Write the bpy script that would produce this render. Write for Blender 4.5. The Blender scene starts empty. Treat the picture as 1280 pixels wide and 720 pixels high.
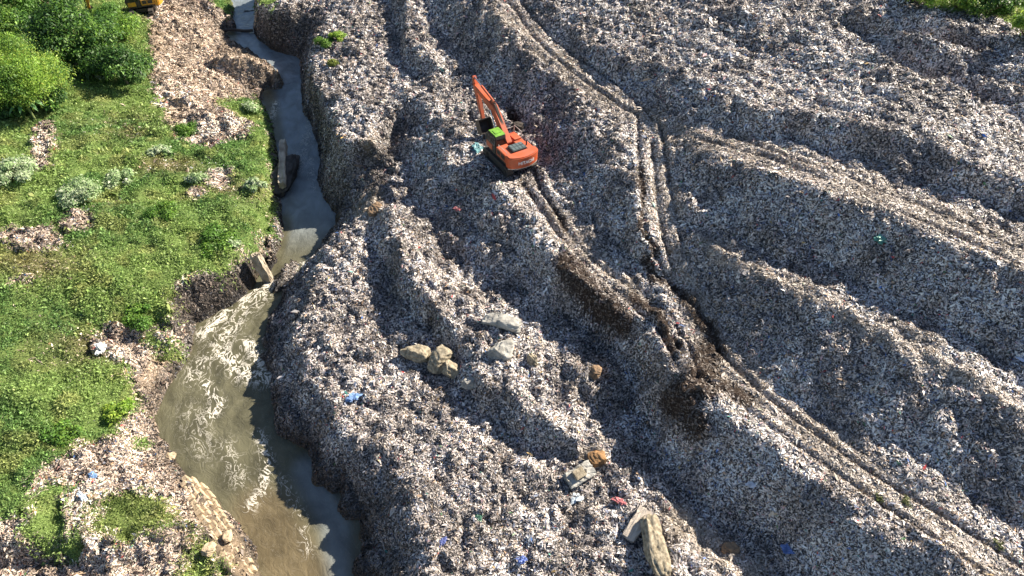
import bpy, bmesh, math, random
import numpy as np
from mathutils import Vector, Matrix
random.seed(5)
rng = np.random.default_rng(11)
C = bpy.context.scene.collection
PI = math.pi

# ------------------------------------------------------------------ camera
F, CH, PITCH = 853.33, 34.0, math.radians(45)
cp, sp = math.cos(PITCH), math.sin(PITCH)
def unproj(px, py, z):
    u, v = (px-640)/F, (360-py)/F
    dz = -sp + cp*v
    t = (z-CH)/dz
    return u*t, (cp+sp*v)*t
def proj(x, y, z):
    dep = cp*y - sp*(z-CH)
    up = sp*y + cp*(z-CH)
    dep = np.maximum(dep, .5)
    return 640+F*x/dep, 360-F*up/dep, dep

# ------------------------------------------------------------------ noise
_T = np.random.default_rng(3).random((256, 256)).astype(np.float64)
def vn(x, y, sc, seed=0):
    x = np.asarray(x, float)/sc+seed*17.31; y = np.asarray(y, float)/sc+seed*9.73
    xi = np.floor(x).astype(int); yi = np.floor(y).astype(int)
    fx = x-xi; fy = y-yi
    fx = fx*fx*fx*(fx*(fx*6-15)+10); fy = fy*fy*fy*(fy*(fy*6-15)+10)
    a = _T[xi & 255, yi & 255]; b = _T[(xi+1) & 255, yi & 255]
    c = _T[xi & 255, (yi+1) & 255]; d = _T[(xi+1) & 255, (yi+1) & 255]
    return (a*(1-fx)+b*fx)*(1-fy)+(c*(1-fx)+d*fx)*fy*1.0
def fbm(x, y, sc, seed=0, n=3):
    r = 0; a = 1; tot = 0
    for i in range(n):
        r = r+a*vn(x+i*3.1, y-i*2.3, sc/2**i, seed+i); tot += a; a *= .5
    return r/tot
def inpoly(px, py, poly):
    r = np.zeros(np.shape(px), bool); n = len(poly)
    for i in range(n):
        x1, y1 = poly[i]; x2, y2 = poly[(i+1) % n]
        if y1 == y2: continue
        c = ((y1 > py) != (y2 > py)) & (px < (x2-x1)*(py-y1)/(y2-y1)+x1)
        r ^= c
    return r
def dline(px, py, pts):
    best = np.full(np.shape(px), 1e9)
    if len(pts) == 1: return np.hypot(px-pts[0][0], py-pts[0][1])
    for (x1, y1), (x2, y2) in zip(pts[:-1], pts[1:]):
        dx, dy = x2-x1, y2-y1
        t = np.clip(((px-x1)*dx+(py-y1)*dy)/(dx*dx+dy*dy+1e-9), 0, 1)
        best = np.minimum(best, np.hypot(px-x1-t*dx, py-y1-t*dy))
    return best
def sstep(a, b, x):
    t = np.clip((x-a)/(b-a), 0, 1); return t*t*(3-2*t)

# ------------------------------------------------------------------ terrain survey lines (photo position, height in metres)
ZS = 1.2
WL = -6.3
def L(z, *p): return [(p[i], p[i+1], z) for i in range(0, len(p), 2)]
LINES = []
def add(*pts): LINES.append(list(pts))
# river edges and bed
waterR = [(322,-60),(324,-20),(322,0),(319,38),(317,43),(326,52),(339,62),(360,68),(375,71),(375,90),(376,124),(379,142),(392,154),(398,176),(403,199),(397,225),(405,248),(416,262),(424,270),
          (397,311),(382,334),(360,352),(347,382),(331,409),(328,439),(337,465),(341,491),(347,525),(348,557),(369,564),(387,576),(389,607),(416,619),(429,645),(449,660),(451,682),(440,709),(436,730),(430,800),(425,900)]
waterL = [(285,-60),(290,-20),(291,0),(296,15),(284,32),(288,50),(312,62),(335,72),(352,82),(357,92),(347,102),(330,110),(328,125),(338,150),(342,180),(342,200),(342,240),(340,290),(338,350),(300,374),(270,390),(246,403),(240,425),(236,447),(222,468),(205,495),(197,520),(205,550),(225,575),(248,590),(290,650),(325,708),(340,740),(370,820),(390,900)]
bed = [(305,-60),(306,0),(303,30),(316,56),(345,78),(362,98),(362,140),(370,190),(375,250),(368,310),(320,378),(285,420),(275,480),(270,530),(300,590),(350,640),(385,700),(400,800)]
LINES.append([(a, b, WL) for a, b in waterR]); LINES.append([(a, b, WL) for a, b in waterL]); LINES.append([(a, b, -7.4) for a, b in bed])
# right bank crest
add(*L(-2.2, 318,-40, 324,2, 335,14, 352,16, 378,8, 398,6), (402,22,-2.3))
add((412,20,-1.2),(402,35,-1.4),(390,58,-1.6),(386,80,-1.8),(392,100,-1.6),(398,120,-1.4),(410,140,-1.2),(422,160,-1.),(428,182,-.9),(445,182,-.8),(462,180,-.7),(476,176,-.8))
add((400,45,-3.6),(388,66,-3.8))
# embayment floor going up the gully
add((440,262,-5.0),(455,235,-3.8),(470,215,-3.0),(484,200,-2.6),(490,180,-2.2),(492,160,-1.9))
add((447,258,-3.0),(462,244,-2.3),(478,228,-2.0))
# lower right bank crest
add((452,262,-2.7),(432,285,-3.0),(412,310,-3.2),(398,335,-3.3),(385,360,-3.4),(378,395,-3.5),(380,430,-3.5),(390,470,-3.5),(405,505,-3.5),(425,535,-3.4),(460,560,-3.4),(490,590,-3.4),(515,625,-3.3),(525,660,-3.2),(520,690,-3.2),(530,720,-3.2),(530,800,-3.2))
# plateau behind upper bank
add((440,0,-.9),(452,60,-.8),(455,120,-.7),(458,160,-.7))
add((430,-60,-1),(500,-60,-.6),(600,-60,4))
# shadow gully on plateau (P)
add(*L(-1.3, 486,-30, 488,11, 493,49, 501,75, 519,110, 532,116))
add(*L(.6, 503,-30, 506,11, 509,41, 523,67, 538,86, 552,110))
add((520,12,.9),(537,32,.4),(560,70,.2))
# D1 crest and its basin
add((486,140,-.6),(498,130,-.2),(520,127,0),(545,139,0),(553,163,0),(562,188,.1),(585,211,.1),(608,234,.1),(635,258,.1),(660,285,0),(680,315,0),(703,342,0),(730,365,0),(760,390,0),(790,412,0),(815,434,0),(842,462,0),(862,482,.3),(894,497,.2),(912,525,0),(950,547,0),(995,581,0),(1040,611,0),(1085,645,0),(1130,675,0),(1167,705,0),(1230,755,0),(1300,810,0))
add((500,160,-1.8),(508,200,-2.2),(518,245,-2.5),(532,285,-2.7),(552,318,-2.8),(578,350,-2.8),(605,362,-2.7),(640,362,-2.6),(660,384,-2.6),(688,400,-2.7),(725,418,-2.7),(752,436,-2.7),(789,454,-2.8),(800,490,-3),(798,530,-3.2),(802,566,-3.3),(834,607,-3.5),(875,637,-3.5),(912,667,-3.5),(950,690,-3.5),(985,718,-3.5),(1050,780,-3.5),(1120,850,-3.5))
# E ridge / F riser
add((483,254,-1.8),(492,285,-1.5),(508,330,-1.4),(530,372,-1.4),(552,396,-1.8),(575,419,-2.15),(592,440,-2.15),(606,470,-1.8),(640,487,-1.6),(668,503,-1.8),(690,522,-2.0),(706,545,-2.3),(716,560,-2.5))
add((462,292,-3.0),(471,326,-3.2),(489,352,-3.3),(507,386,-3.3),(530,412,-3.3),(548,434,-3.3),(578,482,-3.3),(610,525,-3.4),(640,548,-3.4),(676,566,-3.5),(708,578,-3.4))
add((620,398,-2.0),(640,420,-1.9),(690,440,-1.9),(740,462,-2.0)); add((672,500,-2.5),(740,517,-2.9),(770,510,-3.0))
add((720,540,-2.4),(760,560,-2.7)); add((700,640,-3.4),(780,650,-3.2),(820,640,-2.9),(840,690,-3.0),(900,700,-3.2))
add((560,600,-3.3),(560,800,-3.3),(700,800,-3.4),(840,800,-3.4)); add((450,420,-3.4),(520,520,-3.35),(600,580,-3.35))
# excavator terrace
add((560,100,0.1),(580,130,0.),(600,165,0.),(625,200,0.),(655,225,0.),(690,275,0.),(725,312,0.),(760,345,0.),(800,382,0.),(835,420,0.))
# H riser: toe then crest
add((528,0,.5),(545,37,.4),(575,71,.4),(592,101,.35),(620,124,.3),(648,145,.3),(672,172,.3),(690,222,.3),(708,250,.25),(735,280,.2),(765,305,.2),(795,325,.2),(825,350,.2),(850,372,.3))
add((590,-40,3.9),(612,7,3.8),(631,37,3.6),(657,67,3.3),(687,90,3.1),(717,116,3.0),(738,141,3.0),(762,165,2.9),(778,195,2.7),(788,230,2.4),(796,270,1.9),(806,305,1.5),(826,340,.7))
# track road T2
add((640,-30,3.9),(660,20,3.8),(690,55,3.5),(730,90,3.3),(765,120,3.3),(800,150,3.2),(815,190,2.75),(822,240,2.25),(835,290,1.6),(850,340,.85),(870,400,.3),(895,445,.1),(930,490,0),(985,530,0),(1050,575,0),(1120,622,0),(1200,670,0),(1280,725,0),(1360,780,0))
# I riser
add((834,172,3.3),(875,182,4.3),(924,200,5.2),(960,216,6.0),(1010,230,6.3),(1060,243,6.5),(1100,259,6.6),(1137,286,6.6),(1190,309,6.6),(1242,322,6.6),(1285,337,6.6),(1400,380,6.6))
add((838,215,2.6),(843,262,2.05),(866,294,1.9),(912,303,2.4),(969,321,2.8),(1025,334,2.95),(1070,366,2.9),(1122,399,2.8),(1175,419,2.8),(1224,438,2.7),(1285,472,2.7),(1400,540,2.7))
# J
add((876,301,2.0),(912,321,2.6),(957,340,3.0),(1002,360,3.15),(1040,382,3.15),(1085,405,3.1),(1130,431,3.1),(1167,450,3.1),(1205,472,3.1),(1285,512,3.0),(1400,580,3.0))
add((871,360,.8),(892,412,.3),(922,454,.1),(969,489,.1),(1025,525,.1),(1077,559,.1),(1130,589,.1),(1182,615,.1),(1235,634,.1),(1285,647,.1),(1400,710,.1))
# K
add((662,-30,5.2),(680,8,4.6),(705,30,4.5),(737,52,4.5),(772,73,4.8),(815,85,5.4),(855,98,6.0),(894,109,6.3),(935,130,6.6),(984,138,7.0),(1025,153,7.2),(1077,160,7.5),(1119,172,7.6),(1156,184,7.6),(1205,206,7.6),(1285,232,7.5),(1400,270,7.5))
add((650,4,3.9),(682,40,3.6),(718,70,3.4),(755,93,3.4),(790,118,3.5),(837,148,4.1),(905,162,4.7),(961,173,5.2),(1010,188,5.4),(1062,203,5.6),(1115,222,5.7),(1167,238,5.7),(1231,259,5.7),(1285,276,5.7),(1400,320,5.7))
# humps between K and L
add((830,50,5.6),(880,62,6.0),(930,75,6.4),(960,108,6.5),(1000,112,6.8))
add((800,20,5.6),(850,14,6.4),(900,20,7.0),(920,35,6.4))
# L
add((905,8,7.6),(935,18,7.9),(969,25,8.2),(1005,26,8.4),(1032,28,8.4),(1048,50,8.0),(1056,80,7.6))
add((925,62,6.5),(957,90,6.5),(976,103,6.6),(1025,92,6.8),(1050,98,7.0))
# N, M
add((1056,66,7.8),(1100,75,8.2),(1137,86,8.5),(1186,97,8.6),(1231,112,8.6),(1285,129,8.6),(1400,165,8.6))
add((1066,84,6.5),(1077,90,6.3),(1122,108,6.2),(1167,124,6.2),(1212,145,6.2),(1285,171,6.2),(1400,210,6.9))
add((1052,13,8.6),(1085,21,9.3),(1137,33,9.6),(1175,47,9.5),(1216,59,8.9),(1240,66,8.4))
add((1060,40,7.7),(1100,55,7.5),(1156,64,7.5),(1212,72,7.6))
add((1000,-30,8.5),(1080,-5,9.4),(1130,10,9.8),(1200,30,9.8),(1290,55,9.5),(1400,80,9.5)); add((1130,-40,9),(1280,-40,8.5),(1400,-40,8.5)); add((760,-40,6.0),(900,-40,7.5))
# left bank (grass)
add((322,128,-5.6),(334,160,-5.3),(338,200,-5.2),(337,250,-5.1),(333,300,-4.0),(318,322,-3.6))
add((300,128,-5.2),(322,165,-4.7),(325,215,-4.2),(320,270,-3.7),(300,310,-3.4),(285,322,-3.3),(250,340,-3.3),(222,352,-3.3),(212,372,-3.4),(214,400,-3.8),(205,412,-4.2),(175,412,-3.9),(150,405,-3.5),(138,412,-3.5))
add((330,352,-5.9),(290,372,-5.9),(250,392,-5.9),(225,398,-5.6))
add((216,420,-5.4),(190,425,-5.0),(160,425,-4.6),(145,428,-4.4))
add((225,440,-5.8),(205,480,-5.8),(185,520,-5.8),(190,555,-5.9))
add((140,450,-4.1),(165,480,-4.4),(165,520,-4.5),(140,560,-4.3),(110,580,-4.0),(60,620,-3.8),(0,670,-3.7),(-100,740,-3.6))
add((-200,0,-2.),(0,60,-1.6),(100,110,-2.5)); add((-200,200,-1.5),(0,200,-1.7),(100,200,-2.3),(200,200,-3.2),(260,220,-3.8)); add((-200,350,-1.8),(0,350,-2.),(100,350,-2.5),(180,340,-3.0)); add((-200,500,-2.4),(0,500,-2.8),(80,490,-3.2))
add((228,590,-5.1),(246,598,-5.2),(290,665,-5.2),(322,720,-5.2),(360,800,-5.2)); add((205,585,-5.0),(235,620,-4.9),(270,690,-4.8),(290,740,-4.8),(330,840,-4.8))
add((120,640,-4.1),(180,630,-4.3),(230,650,-4.6)); add((-100,690,-3.7),(20,682,-3.8),(90,684,-4.0),(150,682,-4.2),(205,680,-4.5)); add((-100,735,-5.2),(20,722,-5.2),(100,716,-5.2),(170,708,-5.0),(215,705,-4.9)); add((-100,850,-5),(100,850,-5),(250,860,-5))
# upper-left spit
add((258,72,-4.2),(280,72,-4.2),(310,74,-4.2),(335,80,-4.3),(350,88,-4.6)); add((262,82,-5.2),(280,98,-5.5),(305,108,-5.8),(325,106,-5.9))
add((200,20,-4.0),(240,30,-4.4),(272,40,-4.9)); add((185,60,-3.6),(220,80,-4.2),(245,95,-4.6),(290,120,-5.2)); add((255,0,-4.6),(275,12,-4.8),(288,22,-5.2)); add((100,-60,-3),(200,-60,-3.8),(270,-60,-4.6))
add((228,145,-3.6),(265,142,-3.7),(300,152,-4.0)); add((235,172,-4.1),(265,177,-4.3),(295,168,-4.6)); add((205,118,-3.6),(232,128,-3.6)); add((208,134,-4.1),(228,140,-4.0))

# ------------------------------------------------------------------ solve the base surface
CS = .4
X0, X1, Y0, Y1 = -84., 92., 2., 150.
gx = np.arange(X0, X1+.01, CS); gy = np.arange(Y0, Y1+.01, CS)
NX, NY = len(gx), len(gy)
S = np.zeros((NX, NY)); W = np.zeros((NX, NY))
for ln in LINES:
    ln = [(a, b, z if z < 2.2 else 2.2+(z-2.2)*.8) for a, b, z in ln]
    w = [(*unproj(a, b, z*ZS), z*ZS) for a, b, z in ln]
    for p, q in zip(w[:-1], w[1:]):
        n = max(2, int(math.hypot(q[0]-p[0], q[1]-p[1])/.2))
        for t in np.linspace(0, 1, n):
            i = round((p[0]+(q[0]-p[0])*t-X0)/CS); j = round((p[1]+(q[1]-p[1])*t-Y0)/CS)
            if 0 <= i < NX and 0 <= j < NY:
                S[i, j] += p[2]+(q[2]-p[2])*t; W[i, j] += 1
fix = W > 0
val = np.where(fix, S/np.maximum(W, 1), 0)
WL *= ZS
def solve(val, fix, lev):
    if min(val.shape) > 24:
        nx, ny = (val.shape[0]+1)//2, (val.shape[1]+1)//2
        cv = np.zeros((nx, ny)); cw = np.zeros((nx, ny))
        for a in (0, 1):
            for b in (0, 1):
                sv = (val*fix)[a::2, b::2]; sw = fix[a::2, b::2]
                cv[:sv.shape[0], :sv.shape[1]] += sv; cw[:sw.shape[0], :sw.shape[1]] += sw
        c = solve(np.where(cw > 0, cv/np.maximum(cw, 1), 0), cw > 0, lev+1)
        h = np.repeat(np.repeat(c, 2, 0), 2, 1)[:val.shape[0], :val.shape[1]]
    else:
        h = np.full(val.shape, val[fix].mean())
    h = np.where(fix, val, h)
    for _ in range(140):
        p = np.pad(h, 1, mode='edge')
        h = np.where(fix, val, .25*(p[:-2, 1:-1]+p[2:, 1:-1]+p[1:-1, :-2]+p[1:-1, 2:]))
    return h
Hb = solve(val, fix, 0)
def blur(h, n):
    for _ in range(n):
        p = np.pad(h, 1, mode='edge')
        h = (p[:-2, 1:-1]+p[2:, 1:-1]+p[1:-1, :-2]+p[1:-1, 2:]+4*h)/8
    return h
Hb = blur(Hb, 1)
def samp(G, x, y, x0=X0, y0=Y0, cs=CS):
    fx = np.clip((np.asarray(x, float)-x0)/cs, 0, G.shape[0]-1.001); fy = np.clip((np.asarray(y, float)-y0)/cs, 0, G.shape[1]-1.001)
    i = fx.astype(int); j = fy.astype(int); a = fx-i; b = fy-j
    return (G[i, j]*(1-a)+G[i+1, j]*a)*(1-b)+(G[i, j+1]*(1-a)+G[i+1, j+1]*a)*b

# ------------------------------------------------------------------ fine grid
FS = .2
FX0, FX1, FY0, FY1 = -66., 74., 8., 118.
fx = np.arange(FX0, FX1+.01, FS); fy = np.arange(FY0, FY1+.01, FS)
XX, YY = np.meshgrid(fx, fy, indexing='ij')
wx = (fbm(XX, YY, 3.2, 1)-.5)*1.5+(fbm(XX, YY, .9, 5, 2)-.5)*.5
wy = (fbm(XX, YY, 3.2, 2)-.5)*1.5+(fbm(XX, YY, .9, 6, 2)-.5)*.5
_px, _py, _ = proj(XX, YY, WL)
riv = dline(_px, _py, [(a, b) for a, b in bed])
wk = (.25+.75*sstep(15, 75, riv))*(1-.6*sstep(190, 120, _py)*sstep(960, 1040, _px))
Hs = samp(Hb, XX+wx*wk, YY+wy*wk)
PX, PY, DEP = proj(XX, YY, Hs)
jx = (fbm(XX, YY, 1.6, 21)-.5)*22; jy = (fbm(XX, YY, 1.6, 23)-.5)*16
QX, QY = PX+jx, PY+jy

GREEN = [(-400,-200),(165,-200),(166,0),(184,25),(190,110),(208,150),(228,180),(262,186),(300,176),(318,160),(300,150),(276,132),(285,122),(322,124),(340,155),(344,200),(343,280),(338,318),(318,322),(296,338),(218,352),(214,412),(175,415),(142,405),(128,435),(165,462),(178,500),(150,545),(115,548),(95,555),(55,590),(20,640),(-400,900)]
GR2 = [[(262,-100),(262,0),(275,14),(291,22),(293,8),(288,-100)], [(320,-100),(322,2),(338,11),(350,6),(352,-100)],
       [(112,632),(160,612),(205,625),(240,655),(200,672),(150,676),(118,668)], [(1122,-200),(1124,0),(1150,8),(1190,14),(1230,26),(1258,28),(1285,44),(1500,120),(1500,-200)],
       [(182,418),(232,425),(228,458),(195,455)], [(60,680),(100,668),(112,690),(80,705)]]
green = inpoly(QX, QY, GREEN)
for g in GR2: green |= inpoly(QX, QY, g)
for cx, cy, rx, ry in [(55,185,13,30),(30,297,50,14),(33,347,14,6),(270,224,22,12),(243,243,12,8),(95,278,18,10),(126,438,10,9),(60,160,12,10)]:
    green &= ~(((QX-cx)/rx)**2+((QY-cy)/ry)**2 < 1)
lowl = inpoly(PX, PY, [(-400,560),(60,590),(110,545),(180,540),(235,600),(250,660),(290,720),(-400,900)])
green |= lowl & (fbm(XX, YY, 2.2, 231, 3) > .66)
thin = np.zeros_like(PX)
for cx, cy, rx, ry in [(210,205,45,12),(300,240,40,14),(130,255,30,10),(45,330,60,25),(160,160,40,14),(120,430,60,30)]:
    thin = np.maximum(thin, np.exp(-(((PX-cx)/rx)**2+((PY-cy)/ry)**2)))
bedm = sstep(WL+.35, WL-.1, Hs) * (PX < 470)
leftb = inpoly(PX, PY, [(-500,-300),(310,-300),(325,60),(362,92),(335,112),(345,180),(342,340),(240,405),(200,520),(250,590),(345,720),(400,950),(-500,950)])
gs = green.astype(float)
for _ in range(7):
    q_ = np.pad(gs, 1, mode='edge'); gs = (q_[:-2, 1:-1]+q_[2:, 1:-1]+q_[1:-1, :-2]+q_[1:-1, 2:]+4*gs)/8
gs = np.clip(gs+(fbm(XX, YY, .9, 241, 2)-.5)*1.1*(gs > .02)*(gs < .98), 0, 1)
# mud worked up along the tracks, brown soil, tan dry soil
mud = np.zeros_like(PX)
for pts, r in [([(712,335),(745,375),(775,410)],20),([(800,330),(838,362),(872,395),(892,430)],9),([(795,372),(825,398),(846,436)],9),([(884,440),(878,480),(845,505)],22),([(850,515),(870,540)],22),([(645,148)],12),([(803,215),(806,270),(812,318)],6),([(905,480),(935,500)],10),([(690,265),(705,285)],6)]:
    mud = np.maximum(mud, sstep(r*1.35, r*.5, dline(QX, QY, pts)))
tan = np.zeros_like(PX)
for pts, r in [([(745,572)],17),([(905,700),(850,650)],20),([(470,250),(455,268)],12),([(215,150),(225,132)],10),([(255,640),(310,715)],14),([(183,40),(200,60)],18),([(940,720)],20),([(208,445),(190,480)],14),([(452,184),(466,178)],6)]:
    tan = np.maximum(tan, sstep(r*1.4, r*.4, dline(QX, QY, pts)))
for pts, r in [([(230,30),(260,60),(330,85)],26),([(210,75),(290,120)],22)]:
    tan = np.maximum(tan, .55*sstep(r*1.8, r*.4, dline(QX, QY, pts)))
for pts, r in [([(620,20),(690,70),(770,130),(830,165),(960,195),(1090,235),(1250,310)],16),([(880,305),(1000,362),(1130,432),(1280,512)],12),([(885,435),(940,490),(1000,535),(1120,622),(1260,715)],22),([(830,165),(828,230),(838,300),(862,370),(885,430)],17),([(850,166),(920,185),(1000,208),(1090,240),(1180,285),(1280,325)],15),([(690,275),(800,375)],14)]:
    tan = np.maximum(tan, .6*sstep(r*1.6, r*.3, dline(QX, QY, pts)))
# relief: rubbish lumps, vegetation mounds
lump = np.abs(fbm(XX, YY, 3.4, 31, 2)-.5)*2
det = np.abs(vn(XX, YY, 1.25, 41)-.5)*.68+np.abs(vn(XX, YY, .7, 43)-.5)*.62+(vn(XX, YY, .44, 47)-.5)*.3
ua, ub = (XX*.67-YY*.74), (XX*.74+YY*.67)
lay = np.abs(fbm(ua/7, ub/1.7, 1, 37, 2)-.5)*2
det = det*(1-.3*sstep(820, 980, PX))
gbr = lay*.42-.15+(fbm(XX, YY, 7, 51, 2)-.5)*.55+lump*.3-.1+det
veg = (fbm(XX, YY, 3.0, 61, 3)-.5)*1.2+(vn(XX, YY, .9, 63)-.5)*.42
flat = np.zeros_like(PX)
for pts, r in [([(800,150),(815,190),(822,240),(835,290),(850,340),(870,400),(895,445),(985,530),(1120,622),(1300,735)],22),([(650,10),(765,120),(800,150)],20),([(655,225),(725,312),(800,382)],16),([(625,200)],22),([(840,160),(920,188),(1000,212),(1090,246),(1180,288),(1280,326)],13)]:
    flat = np.maximum(flat, sstep(r*1.5, r*.6, dline(PX, PY, pts)))
amp = np.where(green, 0, 1)*(1-.78*flat)
Hf = Hs + gbr*amp + veg*green*(1-bedm)
def rut(pts, w, d):
    global Hf
    q = dline(PX+jx*.15, PY+jy*.15, pts)
    d = d*(.35+1.1*fbm(XX, YY, 3, 201, 2)); Hf = Hf - d*np.exp(-(q/w)**2) + .4*d*np.exp(-((q-2.2*w)/w)**2)
RUTS = [[(668,215),(676,236),(717,304),(751,337),(800,367),(830,400),(850,440)],[(652,228),(690,285),(730,328),(790,382),(822,415),(842,450)],[(800,326),(822,349),(849,367),(871,386),(890,412),(897,438)],[(782,338),(806,366),(838,400),(862,440),(872,470)],
            [(826,160),(834,200),(838,240),(850,290),(862,330),(868,365),(890,410)],[(796,130),(799,200),(802,250),(810,300),(826,335),(850,372)],[(815,180),(820,240),(830,300),(842,340)],[(897,438),(950,488),(1000,528),(1060,573),(1130,618),(1200,658),(1300,725)],[(872,470),(905,490),(985,550),(1060,602),(1140,657),(1230,718)]]
ROAD = [[(652,4),(684,42),(718,71),(755,94),(790,120),(826,160)],[(636,4),(668,48),(703,82),(745,112),(796,145)],[(905,166),(987,198),(1062,222),(1160,262),(1280,315)],[(870,172),(960,198),(1060,234),(1160,280),(1270,330)]]
for pts in RUTS: rut(pts, 3.0, .21)
for pts in ROAD: rut(pts, 2.2, .2)
rutm = np.zeros_like(PX)
for pts in RUTS[:7]: rutm = np.maximum(rutm, .5*sstep(5., 1.5, dline(PX+jx*.2, PY+jy*.2, pts))*sstep(.3, .55, fbm(XX, YY, 2.2, 207, 2)))
for pts in RUTS[7:]+ROAD: rutm = np.maximum(rutm, .4*sstep(4.5, 1.5, dline(PX+jx*.2, PY+jy*.2, pts))*sstep(.3, .55, fbm(XX, YY, 2.2, 207, 2)))
mud = np.maximum(mud, rutm)
Hf = Hf - 1.0*sstep(14, 5, np.hypot(PX-646, (PY-150)*1.5))
# the bank meets the water cleanly
bw = sstep(.1, .9, bedm); Hf = Hf*(1-bw)+(Hs+(vn(XX, YY, 1.2, 71)-.5)*.4-.15)*bw
Hf = np.where(riv < 9, np.minimum(Hf, WL-.45), Hf)
PX, PY, DEP = proj(XX, YY, Hf)
GXs, GYs = np.gradient(Hf, FS)
def hz(x, y): return samp(Hf, x, y, FX0, FY0, FS)
def hit(px, py):
    u, v = (px-640)/F, (360-py)/F
    t = np.arange(20, 130, .04)
    x, y, z = u*t, (cp+sp*v)*t, CH+(-sp+cp*v)*t
    k = np.argmax(z < hz(x, y))
    return float(x[k]), float(y[k]), float(hz(x[k], y[k]))

# ------------------------------------------------------------------ helpers
def nmesh(name, V, Fc, mat=None, col=None, smooth=False, link=True, parent=None, attrs=None):
    me = bpy.data.meshes.new(name); V = np.asarray(V, np.float32); Fc = np.asarray(Fc, np.int32)
    k = Fc.shape[1]
    me.vertices.add(len(V)); me.vertices.foreach_set('co', V.ravel())
    me.loops.add(Fc.size); me.loops.foreach_set('vertex_index', Fc.ravel())
    me.polygons.add(len(Fc)); me.polygons.foreach_set('loop_start', np.arange(0, Fc.size, k, dtype=np.int32))
    me.polygons.foreach_set('loop_total', np.full(len(Fc), k, np.int32))
    if smooth: me.polygons.foreach_set('use_smooth', np.ones(len(Fc), bool))
    me.update(calc_edges=True)
    if col is not None:
        a = me.color_attributes.new('Col', 'FLOAT_COLOR', 'POINT')
        a.data.foreach_set('color', np.c_[col, np.ones(len(col))].astype(np.float32).ravel())
    for nm, arr in (attrs or {}).items():
        arr = np.asarray(arr, np.float32)
        if arr.ndim == 1:
            a = me.attributes.new(nm, 'FLOAT', 'POINT'); a.data.foreach_set('value', arr)
        else:
            a = me.attributes.new(nm, 'FLOAT_VECTOR', 'POINT'); a.data.foreach_set('vector', arr.ravel())
    if mat: me.materials.append(mat)
    o = bpy.data.objects.new(name, me)
    C.objects.link(o)
    if parent: o.parent = parent
    return o
def tag(o, label=None, cat=None, group=None, kind=None):
    if label: o['label'] = label
    if cat: o['category'] = cat
    if group: o['group'] = group
    if kind: o['kind'] = kind
    return o
def empty(name, loc, rz=0):
    o = bpy.data.objects.new(name, None); C.objects.link(o); o.location = loc; o.rotation_euler = (0, 0, rz); o.empty_display_size = .2
    return o
def bobj(name, bm, mat, parent=None, smooth=False):
    me = bpy.data.meshes.new(name); bm.normal_update(); bm.to_mesh(me); bm.free()
    for m in (mat if isinstance(mat, (list, tuple)) else [mat]): me.materials.append(m)
    if smooth:
        for p in me.polygons: p.use_smooth = True
    o = bpy.data.objects.new(name, me); C.objects.link(o)
    if parent: o.parent = parent
    return o

def mat(name, build):
    m = bpy.data.materials.new(name); m.use_nodes = True
    nt = m.node_tree; b = nt.nodes['Principled BSDF']
    build(nt, b); return m
def N(nt, t, **kw):
    n = nt.nodes.new(t)
    for k, v in kw.items():
        if k in n.inputs: n.inputs[k].default_value = v
        else: setattr(n, k, v)
    return n
def simple(name, col, rough=.5, metal=0, var=.12, scale=3., bump=0, dirt=None):
    def f(nt, b):
        tc = N(nt, 'ShaderNodeTexCoord'); no = N(nt, 'ShaderNodeTexNoise', Scale=scale, Detail=6.)
        nt.links.new(tc.outputs['Object'], no.inputs['Vector'])
        cr = N(nt, 'ShaderNodeValToRGB')
        d = dirt or [c*(1-var*2) for c in col]
        cr.color_ramp.elements[0].position = .3; cr.color_ramp.elements[0].color = (*d, 1)
        cr.color_ramp.elements[1].position = .62; cr.color_ramp.elements[1].color = (*[min(1, c*(1+var)) for c in col], 1)
        nt.links.new(no.outputs['Fac'], cr.inputs['Fac']); nt.links.new(cr.outputs['Color'], b.inputs['Base Color'])
        b.inputs['Roughness'].default_value = rough; b.inputs['Metallic'].default_value = metal
        if bump:
            bp = N(nt, 'ShaderNodeBump', Strength=bump, Distance=.05); n2 = N(nt, 'ShaderNodeTexNoise', Scale=scale*5, Detail=8.)
            nt.links.new(tc.outputs['Object'], n2.inputs['Vector'])
            nt.links.new(n2.outputs['Fac'], bp.inputs['Height']); nt.links.new(bp.outputs['Normal'], b.inputs['Normal'])
    return mat(name, f)
def vcol(name, rough, spec=.3, trans=0):
    def f(nt, b):
        a = N(nt, 'ShaderNodeVertexColor', layer_name='Col')
        nt.links.new(a.outputs['Color'], b.inputs['Base Color'])
        b.inputs['Roughness'].default_value = rough; b.inputs['Specular IOR Level'].default_value = spec
        if trans:
            tr = N(nt, 'ShaderNodeBsdfTranslucent'); mx = N(nt, 'ShaderNodeMixShader', Fac=trans)
            hs = N(nt, 'ShaderNodeHueSaturation', Value=1.6); nt.links.new(a.outputs['Color'], hs.inputs['Color'])
            nt.links.new(hs.outputs['Color'], tr.inputs['Color'])
            nt.links.new(b.outputs[0], mx.inputs[1]); nt.links.new(tr.outputs[0], mx.inputs[2])
            nt.links.new(mx.outputs[0], nt.nodes['Material Output'].inputs['Surface'])
    return mat(name, f)
M_litter = vcol('litter', .5, .4)
M_leaf = vcol('leaf', .5, .3, .25)
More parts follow.
